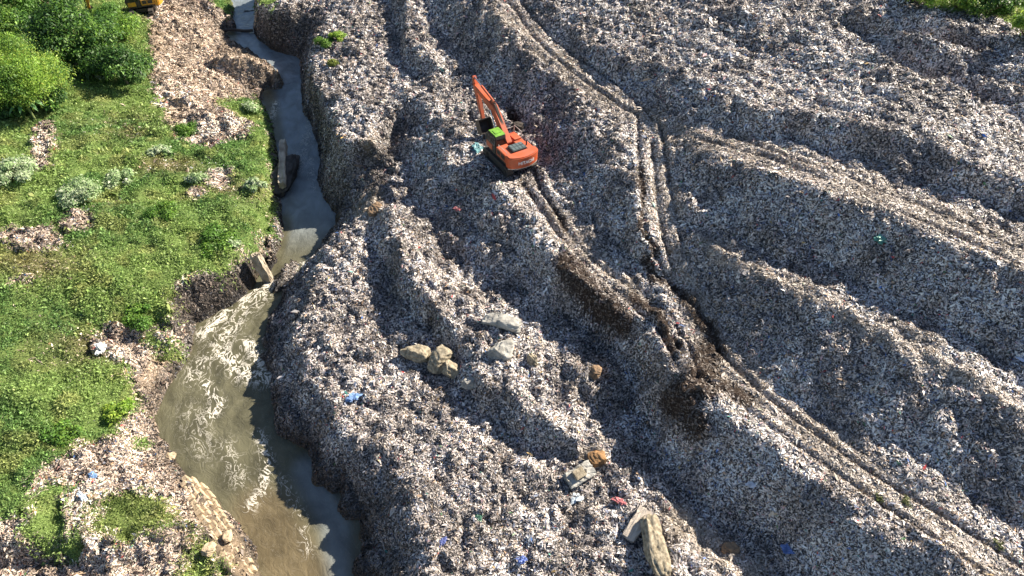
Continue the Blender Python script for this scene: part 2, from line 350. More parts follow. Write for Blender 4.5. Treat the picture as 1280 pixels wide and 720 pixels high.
def _g(nt, b):
    a = N(nt, 'ShaderNodeVertexColor', layer_name='Col'); tc = N(nt, 'ShaderNodeTexCoord')
    n1 = N(nt, 'ShaderNodeTexNoise', Scale=5., Detail=8., Roughness=.7); nt.links.new(tc.outputs['Object'], n1.inputs['Vector'])
    mp = N(nt, 'ShaderNodeMapRange'); mp.inputs['From Min'].default_value = .3; mp.inputs['From Max'].default_value = .7; mp.inputs['To Min'].default_value = .45; mp.inputs['To Max'].default_value = 1.6
    nt.links.new(n1.outputs['Fac'], mp.inputs['Value'])
    vm = N(nt, 'ShaderNodeVectorMath', operation='SCALE'); nt.links.new(a.outputs['Color'], vm.inputs[0]); nt.links.new(mp.outputs[0], vm.inputs['Scale'])
    nt.links.new(vm.outputs[0], b.inputs['Base Color']); b.inputs['Roughness'].default_value = .9; b.inputs['Specular IOR Level'].default_value = .15
    bp = N(nt, 'ShaderNodeBump', Strength=.9, Distance=.12); nt.links.new(n1.outputs['Fac'], bp.inputs['Height']); nt.links.new(bp.outputs['Normal'], b.inputs['Normal'])
M_ground = mat('ground', _g)

# ------------------------------------------------------------------ ground sheet
def mixc(a, b, t): return a*(1-t[..., None])+np.asarray(b)*t[..., None]
col = np.zeros(XX.shape+(3,))+np.array([.038, .035, .035])
patch = fbm(XX, YY, 9, 81, 3)
col = mixc(col, [.07, .06, .05], sstep(.45, .7, patch))
col = mixc(col, [.22, .165, .11], tan*.9)
col = mixc(col, [.035, .024, .018], mud*.95)
col = mixc(col, [.12, .17, .05], green*1.0)
col = mixc(col, [.13, .10, .06], green*thin*.7)
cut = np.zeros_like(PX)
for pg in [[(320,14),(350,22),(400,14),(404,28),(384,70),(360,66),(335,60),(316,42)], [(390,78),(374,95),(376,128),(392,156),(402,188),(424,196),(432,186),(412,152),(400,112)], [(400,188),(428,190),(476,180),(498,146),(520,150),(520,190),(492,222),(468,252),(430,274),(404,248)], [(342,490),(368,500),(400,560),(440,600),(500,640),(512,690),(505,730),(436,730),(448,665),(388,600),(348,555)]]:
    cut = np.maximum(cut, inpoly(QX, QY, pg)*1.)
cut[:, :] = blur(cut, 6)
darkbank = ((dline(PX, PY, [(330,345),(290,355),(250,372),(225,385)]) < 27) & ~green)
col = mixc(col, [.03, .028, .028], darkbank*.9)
col = mixc(col, [.10, .08, .05], bedm)
# outer skirt joins the same sheet: extra rows that run on to the horizon
ext = np.array([1.5, 5, 12, 30, 80, 250, 900.])
ax = np.r_[FX0-ext[::-1], fx, FX1+ext]; ay = np.r_[FY0-ext[::-1][-4:], fy, FY1+ext]
ix = np.clip(np.arange(len(ax))-7, 0, len(fx)-1); iy = np.clip(np.arange(len(ay))-4, 0, len(fy)-1)
AX, AY = np.meshgrid(ax, ay, indexing='ij')
AZ = Hf[np.ix_(ix, iy)].copy(); AC = col[np.ix_(ix, iy)]
out = np.maximum(np.maximum(FX0-AX, AX-FX1), np.maximum(FY0-AY, AY-FY1))
AZ = AZ+(fbm(AX, AY, 40, 91)-.5)*6*sstep(0, 60, out)
AC = mixc(AC, [.05, .075, .025], sstep(2, 25, out))
n, m = AX.shape
idx = np.arange(n*m).reshape(n, m)
Fq = np.stack([idx[:-1, :-1], idx[1:, :-1], idx[1:, 1:], idx[:-1, 1:]], -1).reshape(-1, 4)
g = nmesh('ground', np.stack([AX, AY, AZ], -1).reshape(-1, 3), Fq, M_ground, AC.reshape(-1, 3), smooth=True)
tag(g, kind='structure')

# ------------------------------------------------------------------ scattered litter (uncountable)
def frustum(x, y, z, mx=140, my=90):
    a, b, d = proj(x, y, z)
    return (a > -mx) & (a < 1280+mx) & (b > -my) & (b < 720+my), d
def cand(n):
    x = rng.uniform(FX0+1, FX1-1, n); y = rng.uniform(FY0+1, FY1-1, n); z = hz(x, y)
    ok, d = frustum(x, y, z)
    ok &= rng.random(n) < (32/d)**1.45
    return x[ok], y[ok], z[ok], d[ok]
def near(A, x, y):
    return A[np.clip(np.round((x-FX0)/FS).astype(int), 0, A.shape[0]-1), np.clip(np.round((y-FY0)/FS).astype(int), 0, A.shape[1]-1)]
def frames(nrm, tilt):
    k = len(nrm)
    v = nrm+rng.normal(0, 1, (k, 3))*tilt[:, None]
    v /= np.linalg.norm(v, axis=1)[:, None]
    r = rng.normal(0, 1, (k, 3)); u = np.cross(v, r); u /= np.linalg.norm(u, axis=1)[:, None]
    return u, np.cross(v, u), v
PAL = np.array([[.80,.78,.75],[.72,.68,.65],[.62,.585,.565],[.55,.53,.53],[.42,.40,.39],[.30,.28,.27],[.19,.175,.17],[.10,.095,.095],[.05,.05,.055],[.025,.025,.03],[.10,.12,.19],[.26,.31,.42],[.48,.42,.34],[.04,.035,.04],
                [.06,.16,.45],[.04,.28,.24],[.45,.07,.07],[.50,.36,.14],[.08,.22,.09],[.60,.42,.45],[.34,.24,.16]])
PW = np.array([.10,.13,.12,.09,.075,.065,.065,.07,.07,.05,.035,.04,.045,.05,.004,.0015,.003,.003,.002,.008,.03]); PW /= PW.sum()
def litter(nc):
    x, y, z, d = cand(nc)
    G = near(green, x, y); B = near(bedm, x, y); Mu = near(mud, x, y); Th = near(thin, x, y)
    keep = (z > WL+.05)
    qx, qy, _ = proj(x, y, z); keep &= ~(inpoly(qx, qy, [(224,592),(250,590),(292,655),(330,712),(400,830),(340,830),(292,725),(262,680)]) & (rng.random(len(x)) < .88))
    keep &= (rng.random(len(x)) < np.maximum(1-near(gs, x, y)**1.5*1.02, (.0015+.10*Th))) & ~((Mu > .4) & (rng.random(len(x)) < .72*Mu))
    x, y, z, d = x[keep], y[keep], z[keep], d[keep]
    gxx = near(GXs, x, y); gyy = near(GYs, x, y)
    keep = rng.random(len(x)) < np.sqrt(1+gxx**2+gyy**2)/2.6
    x, y, z, d, gxx, gyy = x[keep], y[keep], z[keep], d[keep], gxx[keep], gyy[keep]; k = len(x)
    nr = np.c_[-gxx, -gyy, np.ones(k)]; nr /= np.linalg.norm(nr, axis=1)[:, None]
    u, w, v = frames(nr, rng.uniform(.1, .58, k))
    sz = .038*np.exp(np.clip(rng.normal(0, .38, k), -1, .9))*(d/36)**.5
    big = rng.random(k) < .006; sz = np.where(big, sz*1.8, sz)
    lb = near(leftb, x, y).astype(bool); sz = np.where(lb, sz*1.15, sz)
    a = (sz*rng.uniform(1.0, 2.9, k))[:, None]; b = (sz*rng.uniform(.35, .85, k))[:, None]; c = (sz*rng.uniform(-.35, .75, k))[:, None]
    P = np.c_[x, y, z+sz*rng.uniform(-.2, .7, k)]; j1 = rng.uniform(.6, 1.2, (k, 1)); j2 = rng.uniform(.5, 1.2, (k, 1))
    V = np.stack([P-a*u-b*w*.4, P-b*w*j1+c*v+a*u*.2, P+a*u*j2+b*w*.3, P+b*w+c*v*.6-a*u*.3], 1).reshape(-1, 3)
    Fc = np.arange(k*4).reshape(k, 4)
    ci = rng.choice(len(PAL), k, p=PW)
    col = PAL[ci]*np.exp(rng.normal(0, .16, (k, 1)))
    # patches of paler and darker refuse
    pt = fbm(x, y, 2.2, 101, 3); pt2 = fbm(x, y, 11, 105, 2)
    col = col*(0.66+.6*sstep(.3, .68, pt))[:, None]*(.86+.3*pt2)[:, None]*np.array([1.045, .985, .955])
    T = near(tan, x, y)[:, None]; Mu = near(mud, x, y)[:, None]
    col = col*(1-T*.75)+T*.75*(np.array([.53,.46,.38])*rng.uniform(.3, 1.25, (k, 1)))
    col = col*(1-Mu*.85)+Mu*.85*(np.array([.06,.042,.032])*rng.uniform(.4, 1.8, (k, 1)))
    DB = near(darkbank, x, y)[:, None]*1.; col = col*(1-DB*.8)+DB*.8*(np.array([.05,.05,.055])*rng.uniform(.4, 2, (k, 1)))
    col = np.where(lb[:, None], col*np.array([.98, .87, .75]), col)
    wet = sstep(WL+1.9, WL+.2, z)[:, None]; col = col*(1-.65*wet)
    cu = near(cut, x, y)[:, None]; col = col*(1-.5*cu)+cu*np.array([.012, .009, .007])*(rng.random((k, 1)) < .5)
    col = np.clip(col, .01, .82)
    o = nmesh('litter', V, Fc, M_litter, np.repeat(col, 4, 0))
    tag(o, 'mass of pale grey shredded refuse scraps covering the dump slopes', 'litter', kind='stuff')
    
for part_ in (1,): litter(25000000)

# ------------------------------------------------------------------ grass / creeping ground cover (uncountable)
def grass(nc):
    x, y, z, d = cand(nc)
    G = near(green, x, y); Th = near(thin, x, y)
    gn = fbm(x, y, 2.5, 121, 3)
    keep = (rng.random(len(x)) < near(gs, x, y)*1.02) & (near(gs, x, y) > .02) & (z > WL+.1) & (rng.random(len(x)) > .55*Th*sstep(.35, .6, gn))
    x, y, z, d, gn = x[keep], y[keep], z[keep], d[keep], gn[keep]; k = len(x)
    hgt = fbm(x, y, 1.3, 131, 2)
    nr = np.c_[-near(GXs, x, y), -near(GYs, x, y), np.ones(k)*1.3]; nr /= np.linalg.norm(nr, axis=1)[:, None]
    u, w, v = frames(nr, np.full(k, .65))
    ln = .14*np.exp(rng.normal(0, .35, k))*(d/45)**.7*(.5+1.1*hgt); wd = ln*rng.uniform(.2, .5, k)
    P = np.c_[x, y, z+rng.uniform(-.02, .16, k)*(.4+hgt)]
    ax = (w*.55+v*.85); ax /= np.linalg.norm(ax, axis=1)[:, None]
    V = np.stack([P, P+ax*(ln*.55)[:, None]+u*(wd*.5)[:, None], P+ax*ln[:, None]-np.c_[np.zeros(k), np.zeros(k), ln*.25], P+ax*(ln*.5)[:, None]-u*(wd*.5)[:, None]], 1).reshape(-1, 3)
    Fc = np.arange(k*4).reshape(k, 4)
    p1 = fbm(x, y, 5.5, 141, 3); p2 = fbm(x, y, 1.5, 145, 2)
    cA = np.array([.235,.33,.10]); cB = np.array([.135,.24,.07]); cY = np.array([.34,.35,.13]); cD = np.array([.17,.13,.06])
    t = sstep(.36, .64, p1)[:, None]; col = cA*t+cB*(1-t)
    t = sstep(.52, .74, p2)[:, None]; col = col*(1-.6*t)+cY*.6*t
    t = (Th[keep]*sstep(.3, .6, gn))[:, None]; col = col*(1-.75*t)+cD*.75*t
    lowp = inpoly(*proj(x, y, z)[:2], [(100,600),(250,600),(250,690),(100,690)])[:, None]; col = np.where(lowp, col*.55+np.array([.16,.15,.05])*.45, col)
    col = col*np.exp(rng.normal(0, .28, (k, 1)))
    o = nmesh('grass', V, Fc, M_leaf, np.repeat(np.clip(col, .008, .6), 4, 0))
    tag(o, 'bright green grass and creeping weeds covering the left river bank', 'grass', kind='stuff')
grass(9000000)

# ------------------------------------------------------------------ river
cl = np.array([unproj(a, b, WL) for a, b in [(306,-60),(306,0),(302,30),(318,58),(348,80),(366,100),(362,140),(372,200),(380,260),(366,320),(315,375),(280,420),(265,470),(265,530),(300,590),(350,650),(385,715),(400,800),(405,900)]])
gxw = np.arange(-46, 2, .3); gyw = np.arange(3, 122, .3)
WX, WY = np.meshgrid(gxw, gyw, indexing='ij')
bs = np.full(WX.shape, 1e9); ss = np.zeros(WX.shape); tt = np.zeros(WX.shape); acc = 0
for p, q in zip(cl[:-1], cl[1:]):
    dv = q-p; ll = np.hypot(*dv); t = np.clip(((WX-p[0])*dv[0]+(WY-p[1])*dv[1])/ll**2, 0, 1)
    dd = np.hypot(WX-p[0]-t*dv[0], WY-p[1]-t*dv[1]); sg = ((WX-p[0])*dv[1]-(WY-p[1])*dv[0])/ll
    mk = dd < bs; bs = np.where(mk, dd, bs); ss = np.where(mk, acc+t*ll, ss); tt = np.where(mk, sg, tt); acc += ll
ss = blur(ss, 8); tt = blur(tt, 8)
WPX, WPY, _ = proj(WX, WY, WL)
foam = .02+np.zeros(WX.shape)
for pts, r, s in [([(398,322),(372,338),(340,354),(305,376),(275,396),(252,420)],7,.95),([(330,368),(300,395),(285,425)],12,.6),([(280,440),(300,465),(330,470)],13,.85),([(258,480),(275,505),(262,520)],8,.9),([(290,400),(268,440),(240,470)],14,.55),([(310,430),(325,455),(338,475)],9,.9),
                  ([(325,545),(336,580),(328,612),(312,635)],8,.7),([(285,560),(300,600)],14,.42),([(240,520),(255,560)],20,.35),([(385,110),(392,150),(372,210)],9,.38),([(352,600),(375,640),(385,690)],8,.45),([(335,160),(345,130)],5,.6),([(388,200),(392,235)],5,.4)]:
    foam = np.maximum(foam, s*np.exp(-(dline(WPX, WPY, pts)/r)**2))
rough_w = sstep(60, 10, dline(WPX, WPY, [(340,355),(290,400),(280,470),(265,520)]))
sky_to_silt = np.maximum(sstep(255, 330, WPY), 0)
for pts, r in [([(352,280),(345,325)],14),([(335,120),(345,170)],10),([(288,45)],9)]:
    sky_to_silt = np.maximum(sky_to_silt, sstep(r*1.6, r*.5, dline(WPX, WPY, pts)))
sky_to_silt = sky_to_silt*(1-.65*sstep(30, 5, dline(WPX, WPY, [(385,590),(420,660),(420,720)])))
warm = sstep(60, 20, dline(WPX, WPY, [(330,650),(370,720)]))
WZ = WL+(fbm(ss*.35, tt, .5, 151, 3)-.5)*(.06+.42*rough_w)+foam*.12
n, m = WX.shape; idx = np.arange(n*m).reshape(n, m)
Fq = np.stack([idx[:-1, :-1], idx[1:, :-1], idx[1:, 1:], idx[:-1, 1:]], -1).reshape(-1, 4)
def _w(nt, b):
    at = lambda nm: N(nt, 'ShaderNodeAttribute', attribute_name=nm)
    fl = at('flow'); fo = at('foam'); si = at('sky_to_silt'); wa = at('warm')
    lk = nt.links.new
    mp = N(nt, 'ShaderNodeMapping'); mp.inputs['Scale'].default_value = (.6, .95, 1); lk(fl.outputs['Vector'], mp.inputs['Vector'])
    nz = N(nt, 'ShaderNodeTexNoise', Scale=1.7, Detail=8., Roughness=.6, Distortion=1.3); lk(mp.outputs[0], nz.inputs['Vector'])
    nb = N(nt, 'ShaderNodeTexNoise', Scale=.7, Detail=5., Distortion=.8); lk(mp.outputs[0], nb.inputs['Vector'])
    c1 = N(nt, 'ShaderNodeMixRGB'); c1.inputs[1].default_value = (.19, .22, .24, 1); c1.inputs[2].default_value = (.10, .095, .06, 1); lk(si.outputs['Fac'], c1.inputs[0])  # blue-grey end paints the upstream sky reflection into the base; brown end is silt
    c2 = N(nt, 'ShaderNodeMixRGB'); c2.inputs[2].default_value = (.125, .10, .058, 1); lk(wa.outputs['Fac'], c2.inputs[0]); lk(c1.outputs[0], c2.inputs[1])
    mr = N(nt, 'ShaderNodeMapRange'); mr.inputs['From Min'].default_value = .32; mr.inputs['From Max'].default_value = .68; mr.inputs['To Min'].default_value = .68; mr.inputs['To Max'].default_value = 1.25; lk(nb.outputs['Fac'], mr.inputs['Value'])
    vm = N(nt, 'ShaderNodeVectorMath', operation='SCALE'); lk(c2.outputs[0], vm.inputs[0]); lk(mr.outputs[0], vm.inputs['Scale'])
    # foam: streaky threshold
    ab = N(nt, 'ShaderNodeMath', operation='SUBTRACT'); lk(nz.outputs['Fac'], ab.inputs[0]); ab.inputs[1].default_value = .5
    aa = N(nt, 'ShaderNodeMath', operation='ABSOLUTE'); lk(ab.outputs[0], aa.inputs[0])
    dv = N(nt, 'ShaderNodeMath', operation='MULTIPLY'); lk(fo.outputs['Fac'], dv.inputs[0]); dv.inputs[1].default_value = .062
    sb = N(nt, 'ShaderNodeMath', operation='SUBTRACT'); lk(dv.outputs[0], sb.inputs[0]); lk(aa.outputs[0], sb.inputs[1])
    rs = N(nt, 'ShaderNodeMapRange'); rs.inputs['From Min'].default_value = -.004; rs.inputs['From Max'].default_value = .03; lk(sb.outputs[0], rs.inputs['Value'])
    mf = N(nt, 'ShaderNodeMixRGB'); mf.inputs[2].default_value = (.66, .62, .54, 1); lk(rs.outputs[0], mf.inputs[0]); lk(vm.outputs[0], mf.inputs[1]); lk(mf.outputs[0], b.inputs['Base Color'])
    rr = N(nt, 'ShaderNodeMapRange'); rr.inputs['To Min'].default_value = .07; rr.inputs['To Max'].default_value = .7; lk(rs.outputs[0], rr.inputs['Value']); lk(rr.outputs[0], b.inputs['Roughness'])
    b.inputs['IOR'].default_value = 1.33
    bp = N(nt, 'ShaderNodeBump', Strength=.6, Distance=.14); lk(nz.outputs['Fac'], bp.inputs['Height']); lk(bp.outputs['Normal'], b.inputs['Normal'])
r_ = nmesh('river', np.stack([WX, WY, WZ], -1).reshape(-1, 3), Fq, mat('river_water', _w), smooth=True,
           attrs={'flow': np.stack([ss, tt, 0*tt], -1).reshape(-1, 3), 'foam': foam.ravel(), 'sky_to_silt': sky_to_silt.ravel(), 'warm': warm.ravel()})
tag(r_, kind='structure')

from mathutils import noise as mnoise
# ------------------------------------------------------------------ materials of the things
def paint(name, col, grime=(.16, .11, .075)):
    def f(nt, b):
        lk = nt.links.new; tc = N(nt, 'ShaderNodeTexCoord')
        n1 = N(nt, 'ShaderNodeTexNoise', Scale=1.3, Detail=9., Roughness=.7); n2 = N(nt, 'ShaderNodeTexNoise', Scale=7., Detail=6., Roughness=.75)
        lk(tc.outputs['Object'], n1.inputs['Vector']); lk(tc.outputs['Object'], n2.inputs['Vector'])
        r1 = N(nt, 'ShaderNodeMapRange'); r1.inputs['From Min'].default_value = .4; r1.inputs['From Max'].default_value = .72; r1.inputs['To Max'].default_value = .75; lk(n1.outputs['Fac'], r1.inputs['Value'])
        r2 = N(nt, 'ShaderNodeMapRange'); r2.inputs['From Min'].default_value = .52; r2.inputs['From Max'].default_value = .72; r2.inputs['To Max'].default_value = .6; lk(n2.outputs['Fac'], r2.inputs['Value'])
        mx = N(nt, 'ShaderNodeMath', operation='MAXIMUM'); lk(r1.outputs[0], mx.inputs[0]); lk(r2.outputs[0], mx.inputs[1])
        m = N(nt, 'ShaderNodeMixRGB'); m.inputs[1].default_value = (*col, 1); m.inputs[2].default_value = (*grime, 1); lk(mx.outputs[0], m.inputs[0]); lk(m.outputs[0], b.inputs['Base Color'])
        rr = N(nt, 'ShaderNodeMapRange'); rr.inputs['To Min'].default_value = .4; rr.inputs['To Max'].default_value = .95; lk(mx.outputs[0], rr.inputs['Value']); lk(rr.outputs[0], b.inputs['Roughness'])
    return mat(name, f)
M_orange = paint('orange_paint', (.56, .10, .032)); M_yellow = paint('yellow_paint', (.68, .32, .02))
M_dark = simple('dark_steel', (.035, .034, .033), .55, .2, scale=4, dirt=(.07, .055, .045)); M_track = simple('track_steel', (.045, .04, .036), .75, .1, scale=3, dirt=(.09, .07, .055), bump=.4)
M_grey = simple('hood_grey', (.055, .075, .075), .45, scale=5); M_pale = simple('pale_metal', (.55, .52, .48), .45, .2); M_white = simple('white_lettering', (.72, .72, .72), .5, var=.04)
M_green = simple('cab_roof_green', (.16, .36, .035), .5, scale=3, dirt=(.10, .20, .03)); M_chrome = simple('rod_steel', (.55, .55, .56), .2, .9, var=.03)
def _gl(nt, b):
    b.inputs['Base Color'].default_value = (.012, .016, .018, 1); b.inputs['Roughness'].default_value = .06
    tc = N(nt, 'ShaderNodeTexCoord'); no = N(nt, 'ShaderNodeTexNoise', Scale=4.); nt.links.new(tc.outputs['Object'], no.inputs['Vector'])
    mr = N(nt, 'ShaderNodeMapRange'); mr.inputs['To Min'].default_value = .04; mr.inputs['To Max'].default_value = .25; nt.links.new(no.outputs['Fac'], mr.inputs['Value']); nt.links.new(mr.outputs[0], b.inputs['Roughness'])
M_glass = mat('cab_glass', _gl)
M_stone = simple('tan_stone', (.36, .31, .225), .9, scale=4.6, bump=1., dirt=(.13, .105, .07)); M_gstone = simple('grey_stone', (.36, .35, .32), .9, scale=1.8, bump=.8, dirt=(.2, .19, .17))
M_conc = simple('old_concrete', (.42, .36, .28), .9, scale=1.4, bump=.7, dirt=(.22, .18, .13)); M_dstone = simple('dark_wet_rubble', (.06, .052, .045), .7, scale=2.5, bump=1., dirt=(.025, .022, .02))
M_brown = simple('brown_stone', (.26, .17, .10), .95, scale=2., bump=.9, dirt=(.12, .085, .06)); M_brick = simple('masonry_stone', (.50, .39, .26), .92, scale=2.2, bump=.8, dirt=(.28, .21, .135))
M_bark = simple('bark', (.16, .12, .085), .95, scale=6, bump=.8); M_wood = simple('wet_wood', (.07, .055, .045), .8, scale=4, bump=.6)

def box(bm, a, b, M=None, bev=0):
    r = bmesh.ops.create_cube(bm, size=1)['verts']
    for v in r: v.co = Vector([(a[i]+b[i])/2+v.co[i]*(b[i]-a[i]) for i in range(3)])
    if bev:
        es = {e for v in r for e in v.link_edges}
        q = bmesh.ops.bevel(bm, geom=list(es), offset=bev, segments=2, affect='EDGES', profile=.6)
        r = list({v for f in q['faces'] for v in f.verts} | {v for v in r if v.is_valid})
    if M is not None:
        for v in r: v.co = M @ v.co
    return r
def cyl(bm, p, q, r, r2=None, seg=12):
    p, q = Vector(p), Vector(q); d = q-p
    M = Matrix.Translation((p+q)/2) @ d.to_track_quat('Z', 'Y').to_matrix().to_4x4()
    bmesh.ops.create_cone(bm, cap_ends=True, segments=seg, radius1=r, radius2=r if r2 is None else r2, depth=d.length, matrix=M)
def prism(bm, prof, x0, x1, bev=0):
    "profile in (y, z), extruded across x"
    a = [bm.verts.new((x0, y, z)) for y, z in prof]; b = [bm.verts.new((x1, y, z)) for y, z in prof]
    n = len(prof); fs = [bm.faces.new(a), bm.faces.new(b[::-1])]
    for i in range(n): fs.append(bm.faces.new((a[i], b[i], b[(i+1) % n], a[(i+1) % n])))
    bmesh.ops.recalc_face_normals(bm, faces=fs)
    if bev: bmesh.ops.bevel(bm, geom=list({e for f in fs for e in f.edges}), offset=bev, segments=2, affect='EDGES')
def plan(bm, prof, z0, z1, bev=0):
    a = [bm.verts.new((x, y, z0)) for x, y in prof]; b = [bm.verts.new((x, y, z1)) for x, y in prof]
    n = len(prof); fs = [bm.faces.new(a), bm.faces.new(b[::-1])]
    for i in range(n): fs.append(bm.faces.new((a[i], b[i], b[(i+1) % n], a[(i+1) % n])))
    bmesh.ops.recalc_face_normals(bm, faces=fs)
    if bev: bmesh.ops.bevel(bm, geom=list({e for f in fs for e in f.edges}), offset=bev, segments=2, affect='EDGES')

def excavator(loc, rz, body, label, lettering=None, roof=None, tilt=(0, 0), low=True, spin=0):
    t = empty('excavator', loc, rz); t.rotation_euler = (tilt[0], tilt[1], rz); tag(t, label, 'excavator')
    B = lambda n, bm, m, p=t: bobj(n, bm, m, p)
    # undercarriage
    bm = bmesh.new(); box(bm, (-.85, -1.1, .35), (.85, 1.1, .85), bev=.05); cyl(bm, (0, 0, .8), (0, 0, 1.1), .62, seg=28); B('undercarriage', bm, M_dark)
    for s in (-1, 1):
        bm = bmesh.new(); L_, R_ = 1.65, .43; pts = []; ns = 26
        per = 4*L_+2*PI*R_
        for i in range(ns*4):
            d = per*i/(ns*4); off = .05 if i % 4 in (0, 1) else 0
            if d < 2*L_: y, z, ny, nz = -L_+d, R_, 0, 1
            elif d < 2*L_+PI*R_:
                a = (d-2*L_)/R_; y, z, ny, nz = L_+R_*math.sin(a), R_*math.cos(a), math.sin(a), math.cos(a)
            elif d < 4*L_+PI*R_: y, z, ny, nz = L_-(d-2*L_-PI*R_), -R_, 0, -1
            else:
                a = (d-4*L_-PI*R_)/R_; y, z, ny, nz = -L_-R_*math.sin(a), -R_*math.cos(a), -math.sin(a), -math.cos(a)
            pts.append((y+ny*off, z+nz*off+.48))
        xa, xb = (s*.9, s*1.45)
        inn = [(y*.9, .48+(z-.48)*.78) for y, z in pts]; n = len(pts)
        A = [[bm.verts.new((x, *p)) for p in q] for x, q in ((xa, pts), (xb, pts), (xb, inn), (xa, inn))]
        for k in range(4):
            for i in range(n): bm.faces.new((A[k][i], A[(k+1) % 4][i], A[(k+1) % 4][(i+1) % n], A[k][(i+1) % n]))
        bmesh.ops.recalc_face_normals(bm, faces=bm.faces)
        tr = B('track', bm, M_track)
        bm = bmesh.new(); box(bm, (min(xa, xb)+.08, -1.5, .25), (max(xa, xb)-.08, 1.5, .7), bev=.04); B('track_frame', bm, M_dark, tr)
        for y in (-1.62, 1.62):
            bm = bmesh.new(); cyl(bm, (xa+s*.04, y, .48), (xb-s*.03, y, .48), .34, seg=20); cyl(bm, (xb-s*.04, y, .48), (xb+s*.02, y, .48), .18, seg=14); B('sprocket', bm, M_dark, tr)
    for o in list(t.children): o.rotation_euler = (0, 0, spin)
    # upper structure
    bm = bmesh.new(); box(bm, (-1.32, -1.75, 1.1), (1.32, 1.15, 1.28), bev=.03); B('deck', bm, M_dark)
    bm = bmesh.new(); box(bm, (-1.36, -1.72, 1.285), (-.35, -.08, 2.02), bev=.07); box(bm, (-.345, -1.72, 1.285), (1.36, -.55, 2.0), bev=.06); box(bm, (.5, -.545, 1.285), (1.36, 1.5, 1.78), bev=.06); box(bm, (.62, .2, 1.785), (1.28, 1.0, 1.92), bev=.04)
    hs = B('house', bm, body)
    for p_, q_ in (((-1.375, -1.5, 1.5), (-1.362, -.9, 1.9)), ((-1.375, -.75, 1.5), (-1.362, -.25, 1.9)), ((1.362, -1.5, 1.4), (1.375, -.7, 1.85))):
        bm = bmesh.new(); box(bm, p_, q_); B('side_grille', bm, M_dark, hs)
    arc = lambda x: -2.78+.42*(x/1.4)**2+.25*max(0, abs(x)-1.1)**2/.09*.35
    xs = [i/12*1.42 for i in range(-12, 13)]
    bm = bmesh.new(); plan(bm, [(x, arc(x)) for x in xs]+[(1.42, -1.73), (-1.42, -1.73)], 1.05, 2.16, .07)
    for v in bm.verts:
        if v.co.z < 1.3 and v.co.y < -2.: v.co.y += .10*(1.3-v.co.z)/.25
    cw = B('counterweight', bm, body)
    bm = bmesh.new(); plan(bm, [(x, arc(x)-.006+.1) for x in xs]+[(x, arc(x)+.16) for x in xs[::-1]], 1.035, 1.085); B('lower_trim', bm, M_pale, cw)
    if lettering:
        cu = bpy.data.curves.new('lettering', 'FONT'); cu.body = lettering; cu.size = .42; cu.align_x = 'CENTER'; cu.extrude = 0; cu.offset = .012; cu.resolution_u = 3
        tmp = bpy.data.objects.new('lettering_source', cu); C.objects.link(tmp)
        me = bpy.data.meshes.new_from_object(tmp.evaluated_get(bpy.context.evaluated_depsgraph_get())); bpy.data.objects.remove(tmp); bpy.data.curves.remove(cu)
        me.name = 'lettering'; bm = bmesh.new(); bm.from_mesh(me)
        bmesh.ops.subdivide_edges(bm, edges=bm.edges, cuts=2)
        for v in bm.verts:
            x, y = v.co.x*.92, v.co.y
            v.co = Vector((x, arc(x)-.012, 1.5+y))
        me.clear_geometry(); bm.to_mesh(me); bm.free(); me.materials.clear(); me.materials.append(M_white)
        o = bpy.data.objects.new('lettering', me); C.objects.link(o); o.parent = cw
    bm = bmesh.new(); box(bm, (-.62, -1.62, 2.003), (.72, -.66, 2.2), bev=.06); hd = B('engine_hood', bm, M_grey)
    bm = bmesh.new()
    for i in range(4):
        for j in range(2): box(bm, (-.54+i*.31, -1.55+j*.44, 2.203), (-.28+i*.31, -1.16+j*.44, 2.225))
    B('hood_panel', bm, simple('hood_panel_grey', (.10, .13, .13), .4), hd)
    bm = bmesh.new(); cyl(bm, (.98, -1.1, 2.0), (.98, -1.1, 2.5), .06); B('exhaust_pipe', bm, M_dark, hd)
    r = .022
    def rail(P):
        bm = bmesh.new()
        for p, q in zip(P[:-1], P[1:]): cyl(bm, p, q, r, seg=8)
        B('handrail', bm, M_pale)
    rail([(-1.25, -.3, 2.0), (-1.25, -.3, 2.3), (-1.25, -1.68, 2.3), (-1.25, -1.68, 2.0)]); rail([(1.28, 1.35, 1.78), (1.28, 1.35, 2.5), (1.28, .2, 2.5), (1.28, .1, 1.92)]); rail([(1.28, -.5, 2.0), (1.28, -.5, 2.35), (1.28, -1.68, 2.35), (1.28, -1.68, 2.0)]); rail([(.5, 1.35, 1.78), (.5, 1.35, 2.4), (1.28, 1.35, 2.4)]); rail([(-.6, -.62, 2.1), (.75, -.62, 2.1)])
    for s in (-1, 1):
        bm = bmesh.new(); cyl(bm, (s*1.2, 1.45 if s > 0 else 1.5, 1.9), (s*1.5, 1.7, 2.0), .02, seg=8); box(bm, (s*1.5-.1, 1.68, 1.85), (s*1.5+.1, 1.74, 2.2), bev=.02); B('mirror', bm, M_dark)
    # cab
    cx0, cx1, cy0, cy1, cz0, cz1 = -1.36, -.36, -.02, 1.72, 1.285, 2.86
    prof = [(cy0, cz0), (cy1-.12, cz0), (cy1, cz0+.5), (cy1-.08, cz0+.95), (cy1-.42, cz1), (cy0+.06, cz1), (cy0, cz1-.2)]
    bm = bmesh.new(); prism(bm, prof, cx0, cx1, .05); cb = B('cab', bm, M_dark)
    bm = bmesh.new(); prism(bm, [(cy0+.02, cz1+.004), (cy1-.46, cz1+.004), (cy1-.52, cz1+.085), (cy0+.1, cz1+.085)], cx0+.02, cx1-.02, .025)
    box(bm, (cx0+.2, cy0+.35, cz1+.088), (cx1-.2, cy0+.95, cz1+.125), bev=.012); B('roof', bm, roof or body, cb)
